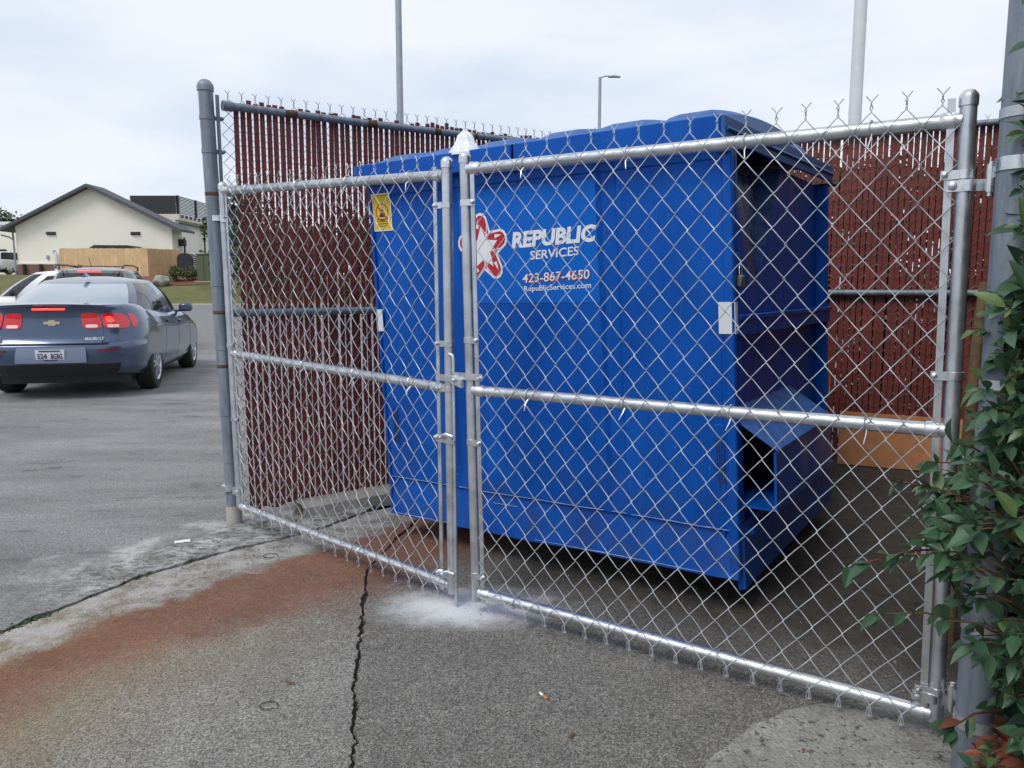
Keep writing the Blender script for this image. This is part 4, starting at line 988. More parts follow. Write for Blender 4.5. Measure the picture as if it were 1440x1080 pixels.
sed.patch('trunk_gap', 'plastic_dark', 'rear', (-.73, .73), (.445, .458), .011, (20, 2)); sed.patch('spoiler_lip', 'paint_slate', 'rear', (-.80, .80), (.955, 1.0), .030, (20, 4))
sed.patch('bumper_valance', 'plastic_dark', 'rear', (-.90, .90), (.0, .15), .010, (20, 4))
pr = sed.patch('plate_panel', 'paint_slate_lit', 'rear', (-.44, .44), (.185, .405), .004, (14, 6), shape=taper_b(-.04, -.04), off0=.060)  # lit copy of the body paint, as the panel faces upward
plate = sed.patch('number_plate', 'plate_white', 'rear', (-.185, .185), (.235, .375), .050, (6, 4))
def on_rear(body, y0, t, w, h, m, parent, o, bold=.02, shear=0.):
    mb = MB(); zb = interp(SEDAN['bottom'], 0); zt = interp(SEDAN['top'], 0); W_ = .9
    def fn(a, b):
        y = y0 - a; z = t + b; tt = (z-zb)/(zt-zb); p = sed.pos(0, y/.80, tt); return (p.x-o, y, z)
    text_fit(body, w, h, fn, mb, shear=shear, bold=bold); return sed.part(mb, 'lettering', m, parent, None)
on_rear('524', .128, .497, .098, .062, 'plate_ink', plate, .055); on_rear('BGBG', -.012, .497, .118, .062, 'plate_ink', plate, .055)
mb = MB()
for k, (hh) in enumerate((.478, .585)):
    for z in (hh,):
        tt = (z-.30)/(1.095-.30); p = sed.pos(0, 0, tt); mb.box((p.x-.0555, -.11 if k else -.07, z-.006), (p.x-.053, .11 if k else .07, z+.008))
sed.part(mb, 'plate_legend', 'plate_ink', plate, None)
on_rear('MALIBU LT', -.34, .700, .20, .032, 'chrome', tl, .016, .02, .15)
mb = MB(); tt = (.765-.30)/.795
for y0, w, h, zz in ((.585, .10, .030, .742), (.66, .04, .022, .738)):
    p = sed.pos(0, y0/.8, tt); mb.box((p.x-.016, y0-w/2, zz-h/2), (p.x-.010, y0+w/2, zz+h/2))
sed.part(mb, 'badge', 'chrome', tl, None)
# gold cross badge: slanted horizontal bar over a short slanted block
pz = .90; p = sed.pos(0, 0, (pz-.30)/.795)
poly = [(-.088, -.016), (-.034, -.016), (-.040, -.032), (.030, -.032), (.036, -.016), (.080, -.016), (.088, .016), (.034, .016), (.040, .032), (-.030, .032), (-.036, .016), (-.080, .016)]
mb = MB().prism(poly, 0, .012, lambda x, y, h: (p.x-.012-h, -x, pz+y)); sed.part(mb, 'emblem', 'gold', tl, None)
# tail lamps: inner and outer unit each side; the outer wraps the corner
for sg in (1, -1):
    for a, b, nm in ((.405, .655, 'inner'), (.675, .995, 'outer')):
        o_ = sed.patch('tail_lamp', 'lamp_red', 'rear', tuple(sorted((a*sg, b*sg))), (.665, .885), .020, (10, 8)); am, bm_ = lerp(a, b, .16), lerp(a, b, .80 if nm == 'inner' else .62)
        sed.patch('lamp_lens', 'lamp_clear', 'rear', tuple(sorted((am*sg, bm_*sg))), (.680, .725), .026, (8, 3), parent=o_)
        if nm == 'outer': sed.patch('bulb_glow', 'lamp_on', 'rear', tuple(sorted((am*sg, lerp(a, b, .48)*sg))), (.755, .84), .026, (8, 5), parent=o_)
        else: sed.patch('bulb_glow', 'lamp_red', 'rear', tuple(sorted((am*sg, bm_*sg))), (.755, .85), .026, (8, 5), parent=o_)
    sed.patch('reflector', 'reflector', 'rear', tuple(sorted((.60*sg, .83*sg))), (.345, .372), .010, (8, 3))
    sed.patch('bumper_crease', 'paint_slate', 'rear', tuple(sorted((.66*sg, .97*sg))), (.285, .302), .022, (10, 3))
sd = 'right'
for side_ in ('right', 'left'):
    # quarter lamp wrap
    sed.patch('tail_lamp', 'lamp_red', side_, (.004, .030), (.675, .875), .006, (6, 5), shape=lambda u, v: (u*(1-.35*abs(v-.5)*2), v))
    for a in (.315, .52, .735):
        sed.patch('door_gap', 'plastic_dark', side_, (a, a+.0022), (.10, .985), .0015, (2, 10))
    for a in (.345, .555): sed.patch('door_handle', 'paint_slate', side_, (a, a+.040), (.80, .84), .030, (6, 3))
    sed.patch('sill_crease', 'paint_slate', side_, (.30, .74), (.13, .16), .010, (10, 3)); sed.patch('sill', 'plastic_dark', side_, (.31, .70), (.0, .07), .006, (10, 3))
mb = MB(); p = sed.pos(0, 0, .985); mb.cbox((p.x-.062, -.17, 1.046), (p.x-.030, .17, 1.070), .004); sed.part(mb, 'brake_light', 'lamp_on', None, 40)
mb = MB(); fx, fz = 1.52, 1.452
mb.add([(fx-.10, -.03, fz-.012), (fx-.10, .03, fz-.012), (fx+.08, .03, fz), (fx+.08, -.03, fz), (fx-.08, 0, fz+.052), (fx-.05, 0, fz+.058)], [(0,1,2,3), (0,4,1), (1,4,5,2), (2,5,3), (3,5,4,0)]); sed.part(mb, 'antenna', 'paint_slate')

SUV = dict(L=4.65, W=1.83, rear_axle=.95, wheelbase=2.70, track=1.56, tyre=.36, arch=.40,
    bottom=[(0, .42), (.06, .36), (.2, .28), (.8, .27), (1, .36)], top=[(0, 1.10), (.1, 1.08), (.5, 1.06), (.70, 1.07), (.80, 1.04), (.94, .96), (1, .80)],
    width=[(0, .80), (.10, .87), (.35, .91), (.6, .91), (.8, .895), (.95, .85), (1, .80)], rear=[(0, .06), (.2, 0), (.45, .02), (.5, .07), (1, .12)], front=[(0, .06), (.3, 0), (.7, .03), (1, .16)],
    tuck=[(0, .98), (.3, 1), (.7, 1), (1, .95)], rear_glass='dark_glass', mirror_paint=False, crown=.02,
    cabin=dict(base=(.13, 3.45, .80), roof=(.42, 2.70, .63), z=1.70, belt=[(.1, 1.09), (1, 1.08), (3.4, 1.06)], angles=(46, 50, 82, 87, 128, 137), mirror=(2.80, 1.14)))
hd2 = rad(90+19); f2 = Vector((math.cos(hd2), math.sin(hd2)))
suv = Car('estate_car', 'dark grey car with roof rails, directly ahead of the slate blue sedan', 'paint_graphite', (-7.86+f2.x*.95, 14.3+f2.y*.95, 0.01), hd2, SUV)
for sg in (1, -1):
    suv.part(MB().tube([(.42, sg*.56, 1.665), (.55, sg*.585, 1.725), (1.6, sg*.595, 1.745), (2.5, sg*.58, 1.725), (2.65, sg*.56, 1.665)], .017, 8), 'roof_rail', 'plastic_dark'); suv.patch('tail_lamp', 'lamp_red', 'rear', tuple(sorted((.72*sg, .99*sg))), (.60, .95), .02)
suv.part(MB().cbox((.355, -.20, 1.585), (.375, .20, 1.615), .004), 'brake_light', 'lamp_on'); suv.part(MB().tube([(.62, .0, 1.685), (.40, 0, 1.86)], .005, 5), 'antenna', 'plastic_dark')
suv.part(MB().tube([(.40, -.45, 1.695), (1.0, -.48, 1.715), (1.0, .48, 1.715), (.40, .45, 1.695)], .010, 6), 'cross_bar', 'plastic_dark')
VAN = dict(SUV); VAN['mirror_paint'] = False; VAN['cabin'] = dict(SUV['cabin'], z=1.74, roof=(.55, 2.55, .64), angles=(40, 44, 70, 80, 126, 138))
hd3 = rad(184); f3 = Vector((math.cos(hd3), math.sin(hd3)))
wc = Car('white_car', 'white car crossing to the left beyond the grey car with roof rails', 'paint_white', (-10.2, 19.6, 0.02), hd3, VAN)
for sg in (1, -1): wc.patch('tail_lamp', 'lamp_red', 'rear', tuple(sorted((.72*sg, .99*sg))), (.60, .95), .02)
pk = Car('parked_car', 'white parked car beside the cream building at the left edge', 'paint_white', (-37.6, 57.0, 2.28), rad(75), dict(SUV, rear_glass='dark_glass'))

# ---------------------------------------------------------------- cream gabled building and its yard
bd = thing('gabled_building', 'cream gabled building with grey roof and a taller flat roofed block behind', 'building', (-30, 58, 2.2))
GX0, GX1, GY = -35.6, -24.4, 56.0; EZ, RZ, BZ = 5.70, 8.42, 1.9
gable = [(GX0, BZ), (GX1, BZ), (GX1, EZ), ((GX0+GX1)/2, RZ), (GX0, EZ)]
MB().prism(gable, GY, GY+1.7, lambda x, y, h: (x, h, y)).build('wall', 'cream', bd)
def slope(x0, z0, x1, z1, y0, y1, th):
    return MB().prism([(x0, z0), (x1, z1), (x1, z1+th), (x0, z0+th)], y0, y1, lambda x, y, h: (x, h, y))
cxm = (GX0+GX1)/2; gr = (RZ-EZ)/(cxm-GX0)
rf1 = slope(GX0-.85, EZ-.85*gr+.02, cxm-.002, RZ+.02, GY-.65, GY+1.75, .16).build('roof', 'roof_grey', bd); rf2 = slope(cxm+.002, RZ+.02, GX1+.95, EZ-.95*gr+.02, GY-.65, GY+1.75, .16).build('roof', 'roof_grey', bd)
slope(GX0-.88, EZ-.88*gr-.06, cxm-.003, RZ-.05, GY-.68, GY-.62, .22).build('fascia', 'roof_grey', rf1); slope(cxm+.003, RZ-.05, GX1+.98, EZ-.98*gr-.06, GY-.68, GY-.62, .22).build('fascia', 'roof_grey', rf2)
MB().box((GX0-.02, GY-.10, BZ), (GX0+3.0, GY-.002, 2.98)).build('brick_base', 'brick', bd); MB().box((GX0-.06, GY-.13, 2.98), (GX0+3.0, GY-.004, 3.06)).build('sill_band', 'cream_trim', bd)
for x in (GX0+.55, GX0+1.75): MB().tube([(x, GY-.24, 1.9), (x, GY-.24, 3.0)], .11, 10).build('bollard', 'dark_metal', bd)
MB().cbox((GX0+2.75, GY-.25, BZ), (GX0+2.95, GY-.12, 3.85), .02).build('downpipe', 'white_paint', bd)
MB().tube([(GX0-.75, GY-.5, 5.05), (GX0-.3, GY-.25, 4.9), (GX0-.12, GY-.12, 4.7), (GX0-.12, GY-.12, 2.0)], .06, 8).build('downpipe', 'pole_grey', bd)
for x in (-33.05, -27.0):
    v_ = MB().box((x-.34, GY-.06, 5.08), (x+.34, GY-.003, 5.30)).build('wall_light', 'roof_grey', bd)
    MB().cbox((x-.30, GY-.16, 5.12), (x+.30, GY-.061, 5.27), .02).build('lamp_housing', 'dark_metal', v_)
for x, z in ((-32.9, 3.85), (-33.4, 3.5)): MB().cbox((x-.08, GY-.10, z-.14), (x+.08, GY-.003, z+.14), .01).build('junction_box', 'pole_grey', bd)
# rear block with parapet trim and louvred plant screen
MB().box((-34.5, GY+1.8, BZ), (-24.9, GY+26, 6.30)).build('wall', 'cream', bd); MB().box((-34.7, GY+1.78, 6.30), (-24.62, GY+26.2, 6.72)).build('parapet', 'cream_trim', bd)
mb = MB()
for k in range(30): mb.box((-24.615, GY+2.2+k*.78, 6.50), (-24.56, GY+2.2+k*.78+.36, 6.70))
mb.build('dentil_band', 'roof_grey', bd, kind='stuff')
MB().box((-24.70, GY+2.0, 6.0), (-24.56, GY+26, 6.14)).build('gutter', 'roof_grey', bd)
scr = MB()
for k in range(13): scr.box((-29.7, GY+5.0, 6.95+k*.115), (-26.1, GY+5.06, 6.95+k*.115+.095))
scr.build('louver_slats', 'louver', bd, kind='stuff'); MB().box((-29.65, GY+5.07, 6.9), (-26.2, GY+5.09, 8.42)).build('screen_backing', 'louver', bd)
mb = MB()
for k in range(13): mb.box((-26.1, GY+5.1, 6.98+k*.115), (-26.04, GY+20, 6.98+k*.115+.07))
for k in range(5): mb.box((-26.14, GY+5.1+k*3.4, 6.9), (-25.99, GY+5.3+k*3.4, 8.46))
mb.build('louver_slats', 'louver', bd, kind='stuff')
MB().lathe([(.75, 0), (.75, .22), (.6, .30), (0, .30)], (-27.9, GY+8, 8.35), n=16).build('roof_fan', 'pole_grey', bd, 40)
mb = MB().tube([(-24.2, GY+1.6, 2.2), (-24.2, GY+1.6, 5.0)], .07, 8); mb.build('downpipe', 'dark_metal', bd)
MB().tube([(-24.6, GY+6.4, 2.2), (-24.6, GY+6.4, 6.1)], .07, 8).build('downpipe', 'dark_metal', bd)
MB().tube([(-24.55, GY+14, 2.2), (-24.55, GY+14, 6.3)], .09, 8).build('downpipe', 'dark_metal', bd)
MB().cbox((-24.4, GY+1.0, 4.35), (-23.95, GY+1.4, 4.85), .04).build('wall_light', 'black_paint', bd)
# board fence of raw pine around the bins
wf = thing('board_fence', 'raw pine board fence in front of the cream building', 'fence', (-27.3, 52, 1.9))
pa, pb_ = Vector((-30.25, 52.0)), Vector((-24.36, 52.0)); pc = Vector((-23.2, 54.6)); rr = random.Random(8)
for a, b in ((pa, pb_), (pb_, pc)):
    L = (b-a).length; d = (b-a)/L; n = Vector((d.y, -d.x)); k = int(L/.142)
    for i in range(k):
        t = i*.142; zt = 3.93 + rr.uniform(-.02, .02); zb = 1.85; q0 = a + d*t; q1 = a + d*(t+.138); o_ = n*(.0 + rr.uniform(0, .006)); th = n*-.02
        MB().add([(*(q0+o_), zb), (*(q1+o_), zb), (*(q1+th), zb), (*(q0+th), zb), (*(q0+o_), zt), (*(q1+o_), zt), (*(q1+th), zt), (*(q0+th), zt)], [(0,3,2,1),(4,5,6,7),(0,1,5,4),(1,2,6,5),(2,3,7,6),(3,0,4,7)]).build('board', 'pine' if rr.random() < .5 else 'pine_b', wf)
MB().box((-24.45, 51.94, 1.9), (-24.33, 51.99, 3.95)).build('corner_post', 'pine', wf)
# dark bin lids showing above the boards
bn = thing('waste_container', 'dark container lid showing above the board fence', 'bin', (-27.2, 54.2, 2.2))
MB().cbox((-28.9, 53.4, 2.2), (-25.9, 55.0, 4.0), .05).build('tub', 'dark_metal', bn); MB().prism([(-29.0, 4.0), (-25.8, 4.0), (-26.3, 4.2), (-28.6, 4.22)], 53.3, 55.1, lambda x, y, h: (x, h, y)).build('lid', 'black_paint', bn)
# round topped black tank with a ribbed pale end
tk = thing('tank', 'black round topped tank with pale ribbed end beside the board fence', 'tank', (-22.2, 53.2, 2.2))
def arch_poly(w, h, r):
    pts = [(-w, 0), (w, 0), (w, h-r)]
    for k in range(1, 7): t = math.pi/2*k/6; pts.append((w-r+r*math.cos(t), h-r+r*math.sin(t)))
    for k in range(7): t = math.pi/2 + math.pi/2*k/6; pts.append((-w+r+r*math.cos(t), h-r+r*math.sin(t)))
    return pts
MB().prism(arch_poly(.52, 1.5, .4), 0, .9, lambda x, y, h: (-22.25+x, 52.8+h, 2.15+y)).build('shell', 'black_paint', tk, 40)
MB().prism(arch_poly(.56, 1.55, .42), 0, .10, lambda x, y, h: (-22.25+x, 53.72+h, 2.14+y)).build('end_frame', 'white_paint', tk, 40)
mb = MB()
for k in range(9): mb.box((-21.725, 52.95, 2.3+k*.13), (-21.62, 53.7, 2.36+k*.13))
mb.build('rib_panel', 'white_paint', tk, kind='stuff')
ub = thing('utility_cabinet', 'dull green utility cabinet on the grass near the fence post', 'cabinet', (-19.7, 50, 1.8))
MB().cbox((-20.15, 49.6, 1.75), (-19.2, 50.4, 3.40), .04).build('housing', 'util_green', ub); MB().cbox((-20.2, 49.55, 3.40), (-19.15, 50.45, 3.47), .02).build('top', 'util_green', ub); MB().box((-19.70, 49.585, 1.85), (-19.68, 49.599, 3.3)).build('door_gap', 'black_paint', ub)
MB().cbox((-20.3, 49.45, 1.6), (-19.05, 50.55, 1.75), .02).build('base_slab', 'concrete', ub)
# boulders
def boulder(x, y, z, r, seed):
    bm = bmesh.new(); bmesh.ops.create_icosphere(bm, subdivisions=3, radius=r)
    for v in bm.verts: v.co *= 1 + .28*noise.noise(v.co*1.6/r + Vector((seed, 0, 0))); v.co.z *= .75
    bm.verts.index_update(); mb = MB(); mb.v = [v.co + Vector((x, y, z)) for v in bm.verts]; mb.f = [tuple(v.index for v in f.verts) for f in bm.faces]; mb.m = [0]*len(mb.f); bm.free(); return mb.build('boulder', 'rock', None, 30)
tag(boulder(-21.8, 48.2, 1.75, .50, 2.), 'pale grey boulder at the corner of the board fence', 'boulder')

# ---------------------------------------------------------------- foliage helpers
def leaf_mesh(name, m, l=1., w=.46, fold=.18, droop=.25):
    st = [(0, 0), (.18, .62), (.42, 1.), (.70, .72), (1., 0)]; mb = MB(); P = []
    for t, k in st:
        z = -droop*t*t
        P.append((Vector((t*l, -w/2*k, z+fold*k*w*.5)), Vector((t*l, 0, z)), Vector((t*l, w/2*k, z+fold*k*w*.5))))
    vs = [P[0][1]]
    for i in range(1, 4): vs += list(P[i])
    vs.append(P[4][1]); fs = [(0, 2, 1), (0, 3, 2)]
    for i in range(2): b = 1+i*3; fs += [(b, b+1, b+4, b+3), (b+1, b+2, b+5, b+4)]
    fs += [(7, 8, 10), (8, 9, 10)]
    mb.add(vs, fs); return mb, mb.mesh(name, m, smooth=50)
def cloud_leaves(mb, centres, per, size, rr, spread):
    for c in centres:
        for _ in range(per):
            p = c + Vector((rr.gauss(0, spread), rr.gauss(0, spread), rr.gauss(0, spread*.8))); s = size*rr.uniform(.6, 1.3)
            d = Vector((rr.gauss(0, 1), rr.gauss(0, 1), rr.gauss(-.1, .7))).normalized(); a = d.orthogonal().normalized(); a = (a*math.cos(6.28*rr.random()) + d.cross(a)*math.sin(6.28*rr.random())).normalized()
            mb.add([p - d*s*.5, p + a*s*.3 + d*s*.05, p + d*s*.55, p - a*s*.3 + d*s*.05], [(0,1,2,3)])
def tree(name, label, x, y, z0, h, r, trunk_h, seed, m='tree_leaf', size=.28, n=70, per=46, group=None, cat='tree'):
    rr = random.Random(seed); root = thing(name, label, cat, (x, y, z0), group=group); mb = MB(); base = Vector((x, y, z0)); cen = []
    mb.tube([base - Vector((0,0,.2)), base + Vector((rr.gauss(0, .05)*h*.3, 0, trunk_h*.5)), base + Vector((rr.gauss(0, .05)*h*.3, 0, trunk_h)), base + Vector((0, 0, h*.75))], [h*.028, h*.024, h*.02, h*.006], 8)
    for k in range(9):
        a = rr.random()*6.28; q = base + Vector((0, 0, trunk_h*.8 + (h-trunk_h)*.5*rr.random())); e = q + Vector((math.cos(a)*r*.7, math.sin(a)*r*.7, (h-trunk_h)*.28)); mb.tube([q, (q+e)/2 + Vector((0,0,.1)), e], [h*.010, h*.007, h*.003], 5)
    mb.build('trunk', 'twig', root, 50)
    for _ in range(n):
        d = Vector((rr.gauss(0, 1), rr.gauss(0, 1), rr.gauss(0, 1))).normalized()*(rr.random()**.35); lump = 1 + .35*noise.noise(d*2.1 + Vector((seed, 0, 0)))
        cen.append(base + Vector((d.x*r*lump, d.y*r*lump, (h+trunk_h*.7)/2 + d.z*(h-trunk_h*.7)/2*lump)))
    c = MB(); cloud_leaves(c, cen, per, size, rr, r*.16); c.build('crown', m, root); return root
tree('broadleaf_tree', 'dark tree behind the pale shed at the far left edge', -56.5, 84, 2.2, 7.4, 3.4, 1.5, 5, size=.5, n=110, per=60, group='far trees')
tree('broadleaf_tree', 'dark green tree showing between the left post and the first slats', -18.6, 52, 1.8, 6.2, 2.0, 1.6, 6, size=.32, group='far trees')
for i, (px, D_, top, rx) in enumerate(((-14.8, 46, 5.6, 2.3), (-12.0, 45, 5.0, 2.0), (-9.4, 46, 5.4, 2.4), (-6.4, 45, 5.3, 2.2))):
    tree('hedge_tree', ('leafy tree seen through the slat gaps of the left fence, ' + ('nearest the post', 'second from the post', 'third from the post', 'nearest the dumpster')[i]), px, D_, 1.0, top-1.0, rx, .8, 40+i, m='tree_leaf_b' if i % 2 else 'tree_leaf', size=.34, n=60, per=40, group='trees behind the left fence')
def hedge_block(label, t, w, top, seed):
    rr = random.Random(seed); q = FCv + bf_dir*t - bf_n*.55; root = thing('hedge_shrub', label, 'shrub', (q.x, q.y, 0), group='shrubs behind the back fence'); mb = MB()
    for k in range(5):
        a_ = q + bf_dir*rr.uniform(-w*.4, w*.4); mb.tube([(a_.x, a_.y, -.03), (a_.x+rr.gauss(0, .05), a_.y+rr.gauss(0, .05), top*.5), (a_.x+rr.gauss(0, .1), a_.y+rr.gauss(0, .1), top*.9)], [.02, .014, .006], 5)
    mb.build('stem', 'twig', root, 50); cen = []
    for _ in range(230):
        u = rr.uniform(-w*.62, w*.62); o = rr.uniform(-.26, .26); z = rr.uniform(.05, 1)**.8*(top + .12*noise.noise((t+u, 0, 3.)) - abs(o)*.5); p_ = q + bf_dir*u + bf_n*o; cen.append(Vector((p_.x, p_.y, z)))
    c = MB(); cloud_leaves(c, cen, 16, .10, rr, .07); c.build('crown', 'tree_leaf', root); return root
for i, (t, top) in enumerate(((.55, 2.2), (1.35, 2.26), (2.15, 2.18), (2.95, 2.28), (3.75, 2.24))):
    hedge_block('leafy shrub pressed against the outside of the back fence, ' + ('nearest the dumpster', 'second from the dumpster', 'third from the dumpster', 'fourth from the dumpster', 'farthest from the dumpster')[i], t, .8, top, 60+i)
for i, (x, y, s_, lb) in enumerate(((-21.6, 49.6, 1.05, 'small yellow green bush by the boulder'), (-20.75, 49.9, .9, 'small yellow green bush next to the green cabinet'))):
    tree('low_bush', lb, x, y, bank(x, y), s_, .55, .1, 70+i, m='tree_leaf_b', size=.12, n=40, per=26, group='bushes in the mulch bed', cat='bush')
tree('low_bush', 'small bush at the foot of the board fence', -28.4, 51.2, bank(-28, 51), .75, .4, .1, 75, m='tree_leaf_b', size=.12, n=30, per=20, group='bushes in the mulch bed', cat='bush')
# pale shed far left, house behind the left post
sh_ = thing('far_shed', 'pale flat roofed building at the far left edge', 'building', (-52, 78, 2.2))
MB().box((-60, 75, 1.9), (-47.2, 82, 7.3)).build('wall', 'cream', sh_); MB().box((-60.2, 74.8, 7.3), (-47.0, 82.2, 7.6)).build('roof_edge', 'white_paint', sh_)
MB().box((-49.4, 74.9, 4.6), (-48.7, 74.98, 5.0)).build('wall_sign', 'dark_metal', sh_)
pl = thing('utility_pole', 'thin dark pole in front of the pale building at far left', 'pole', (-46.6, 73, 2.2)); MB().tube([(-46.6, 73, 2.2), (-46.7, 73, 7.5)], [.09, .07], 8).build('shaft', 'dark_metal', pl, 50); MB().lathe([(.16, 0), (.16, .06), (.1, .1)], (-46.6, 73, 2.25), n=10).build('base', 'dark_metal', pl)
ho = thing('house', 'grey roofed house glimpsed between the left post and the slats', 'house', (-17.5, 56, 2.2))
MB().box((-19.2, 56, 1.9), (-14.5, 61, 3.9)).build('wall', 'cream', ho); MB().prism([(-19.6, 3.9), (-14.1, 3.9), (-15.2, 5.4), (-18.4, 5.4)], 55.6, 61.4, lambda x, y, h: (x, h, y)).build('roof', 'roof_grey', ho)
for x in (-18.6, -16.6): w_ = MB().box((x, 55.94, 2.7), (x+.9, 55.99, 3.6)).build('window', 'white_paint', ho); MB().box((x+.08, 55.92, 2.78), (x+.82, 55.939, 3.52)).build('pane', 'dark_glass', w_)

# ---------------------------------------------------------------- light poles
def light_pole(name, label, x, y, h, r0, r1, m, head=None):
    root = thing(name, label, 'pole', (x, y, 0)); 
    MB().tube([(x, y, -.05), (x, y, h)], [r0, r1], 16).build('shaft', m, root, 50); MB().lathe([(r0*2.2, 0), (r0*2.2, .04), (r0*1.25, .08), (r0*1.15, .35), (r0, .36)], (x, y, .0), n=16).build('base_plate', m, root, 40)
    if head:
        MB().tube([(x, y, h-.03), (x+.25, y, h+.06), (x+.5, y, h+.06)], .035, 8).build('arm', m, root, 50)
        hd = MB(); hd.grid(lambda u, v: (x+.42+u*.62, y + (v-.5)*.30*(1-.5*abs(u-.4)), h+.02 + .10*math.sin(math.pi*min(1, u*.9+.1))*math.sin(math.pi*v)), 10, 8); hd.box((x+.44, y-.12, h+.0), (x+1.0, y+.12, h+.025)); hd.build('lamp_head', m, root, 50)
light_pole('light_pole', 'tall slim grey pole rising behind the left slatted fence', -4.215, 30, 17, .135, .11, 'pole_grey')
light_pole('light_pole', 'thick white pole rising behind the dumpster lid on the right', 10.78, 25, 17, .20, .18, 'pole_white')
light_pole('street_lamp', 'distant street lamp with a short arm above the dumpster', 4.40, 40, 11.75, .11, .075, 'pole_grey', True)

# ---------------------------------------------------------------- shrub on the right
shrub = thing('shrub', 'green leafy shrub with a few red leaves crowding the right gate post', 'shrub', (1.62, 1.95, 0))
rr = random.Random(12); leafs = {}
for nm, m in (('g', 'leaf_green'), ('l', 'leaf_light'), ('r', 'leaf_red')):
    leafs[nm] = [leaf_mesh('leaf', m, 1., w, f, d) for w, f, d in ((.44, .5, .12), (.40, .35, .28), (.48, .6, .05))]
stems = []
def curve_pts(a, b, sag, n=7, j=.02):
    a, b = Vector(a), Vector(b); o = []
    for i in range(n+1):
        t = i/n; p = a.lerp(b, t); p.z += sag*math.sin(math.pi*t); p += Vector((rr.gauss(0, j), rr.gauss(0, j), rr.gauss(0, j)))*(0 if i == 0 else .6); o.append(p)
    return o
twigs = []       # (points, radius, leaf density)
# main stems
mains = [curve_pts((1.60, 2.02, 0), (1.34, 1.86, 1.10), .05), curve_pts((1.70, 1.92, 0), (1.48, 1.72, 1.25), .05), curve_pts((1.55, 1.85, 0), (1.30, 1.70, .75), .05), curve_pts((1.66, 2.1, 0), (1.42, 2.02, 2.05), .0), curve_pts((1.8, 1.8, 0), (1.62, 1.65, 1.5), .05)]
for k, m_ in enumerate(mains): MB().tube(m_, [.014-.0012*i for i in range(len(m_))], 6).build('stem', 'twig', shrub, 60)
def field(n, lo, hi, left):
    out = []
    for _ in range(n): out.append(Vector((rr.uniform(lo[0], hi[0]), rr.uniform(lo[1], hi[1]), rr.uniform(lo[2], hi[2]))))
    return out
ends = []
def inside(p):
    z = p.z; xl = interp([(0, 1.28), (.1, 1.25), (.25, 1.23), (.35, 1.20), (.48, 1.12), (.60, 1.06), (.72, 1.01), (.86, 1.03), (.95, 1.12), (1.05, 1.17), (1.25, 1.19), (1.4, 1.21), (1.6, 1.25), (2.2, 1.30)], z)
    return p.x/p.y > xl/1.88 + .03*noise.noise((z*5, p.y*4, 2.))
for _ in range(16000):
    p = Vector((rr.uniform(.95, 1.85), rr.uniform(1.60, 2.08), rr.uniform(.04, 1.40)))
    if inside(p) and rr.random() < (.75 if p.z < .95 else .25): ends.append(p)
    if len(ends) >= 960: break
for k in range(170): z = rr.uniform(.86, 1.46); y_ = rr.uniform(1.66, 1.9); ends.append(Vector((y_*rr.uniform(.624 + .03*max(0, (z-1.2)/.25), .72), y_, z)))
for k in range(60): z = rr.uniform(1.40, 1.92); y_ = rr.uniform(1.68, 1.9); ends.append(Vector((y_*rr.uniform(.642, .71), y_, z)))
hand = [(( .99, 1.98, .80), (1.25, 1.92, .72)), ((.905, 1.98, .56), (1.22, 1.95, .62)), ((.94, 1.95, .44), (1.24, 1.92, .42)), ((1.10, 1.93, .72), (1.3, 1.9, .70)), ((1.02, 1.96, .60), (1.25, 1.9, .58)),
        ((1.20, 1.93, 1.24), (1.36, 1.92, 1.16)), ((1.16, 1.95, 1.20), (1.36, 1.92, 1.14)), ((1.17, 1.95, 1.05), (1.34, 1.9, 1.04)), ((1.23, 1.93, 1.78), (1.40, 1.97, 1.72)), ((1.26, 1.90, 1.66), (1.42, 1.95, 1.60)), ((1.12, 1.86, .16), (1.26, 1.86, .22)), ((1.27, 1.90, 1.95), (1.42, 1.96, 1.86))]
big_leaves = []
def leaf_at(p, d, size, kind):
    big_leaves.append((p, d.normalized(), size, kind))
def cluster(tip, back, n, kind_bias=None):
    ax_ = (tip-back).normalized()
    for i in range(n):
        t = rr.random()*.06; a = i*2.4 + rr.uniform(-.4, .4); o_ = ax_.orthogonal().normalized(); sd_ = o_*math.cos(a) + ax_.cross(o_)*math.sin(a)
        d = ax_*rr.uniform(.4, 1.) + sd_*rr.uniform(.5, 1.0) + Vector((-.15, -.25, -.12)); z = tip.z
        kd = kind_bias or ('r' if (z < .28 and rr.random() < .30) else ('l' if rr.random() < (.06 if z < 1.1 else .22) else 'g'))
        leaf_at(tip - ax_*t, d, rr.choice((1., 1., .7, .55))*rr.uniform(.044, .084), kd)
tw = MB()
for p in ends:
    c = min((q for m_ in mains for q in m_), key=lambda q: (q-p).length + abs(q.z-p.z)*.5 + (0 if q.z < p.z else .3)); back = p.lerp(c, .35) + Vector((0, 0, -.02)); tw.tube([back, p.lerp(back, .5) + Vector((0, 0, .012)), p], [.0028, .0022, .0012], 4, cap=False); cluster(p, back, rr.choice((3, 4, 5)))
for a, b in hand:
    a, b = Vector(a), Vector(b); pts = [b, a.lerp(b, .5) + Vector((0, 0, .02)), a]; MB().tube(pts, [.004, .003, .0016], 5).build('twig', 'twig_red' if rr.random() < .6 else 'twig', shrub, 60)
    for t in (0, .22, .5):
        q = a.lerp(b, t) + Vector((0, 0, .02*math.sin(math.pi*t))); cluster(q, q + (b-a)*.3, 4 if t == 0 else 2, 'l' if a.z > 1.0 and rr.random() < .6 else None)
tw.build('twig', 'twig', shrub, 60, kind='stuff')
big_leaves.sort(key=lambda q: (q[0] - Vector((0, 0, 1.3))).length/ q[2] + (0 if q[0].x/q[0].y < .70 else 40))
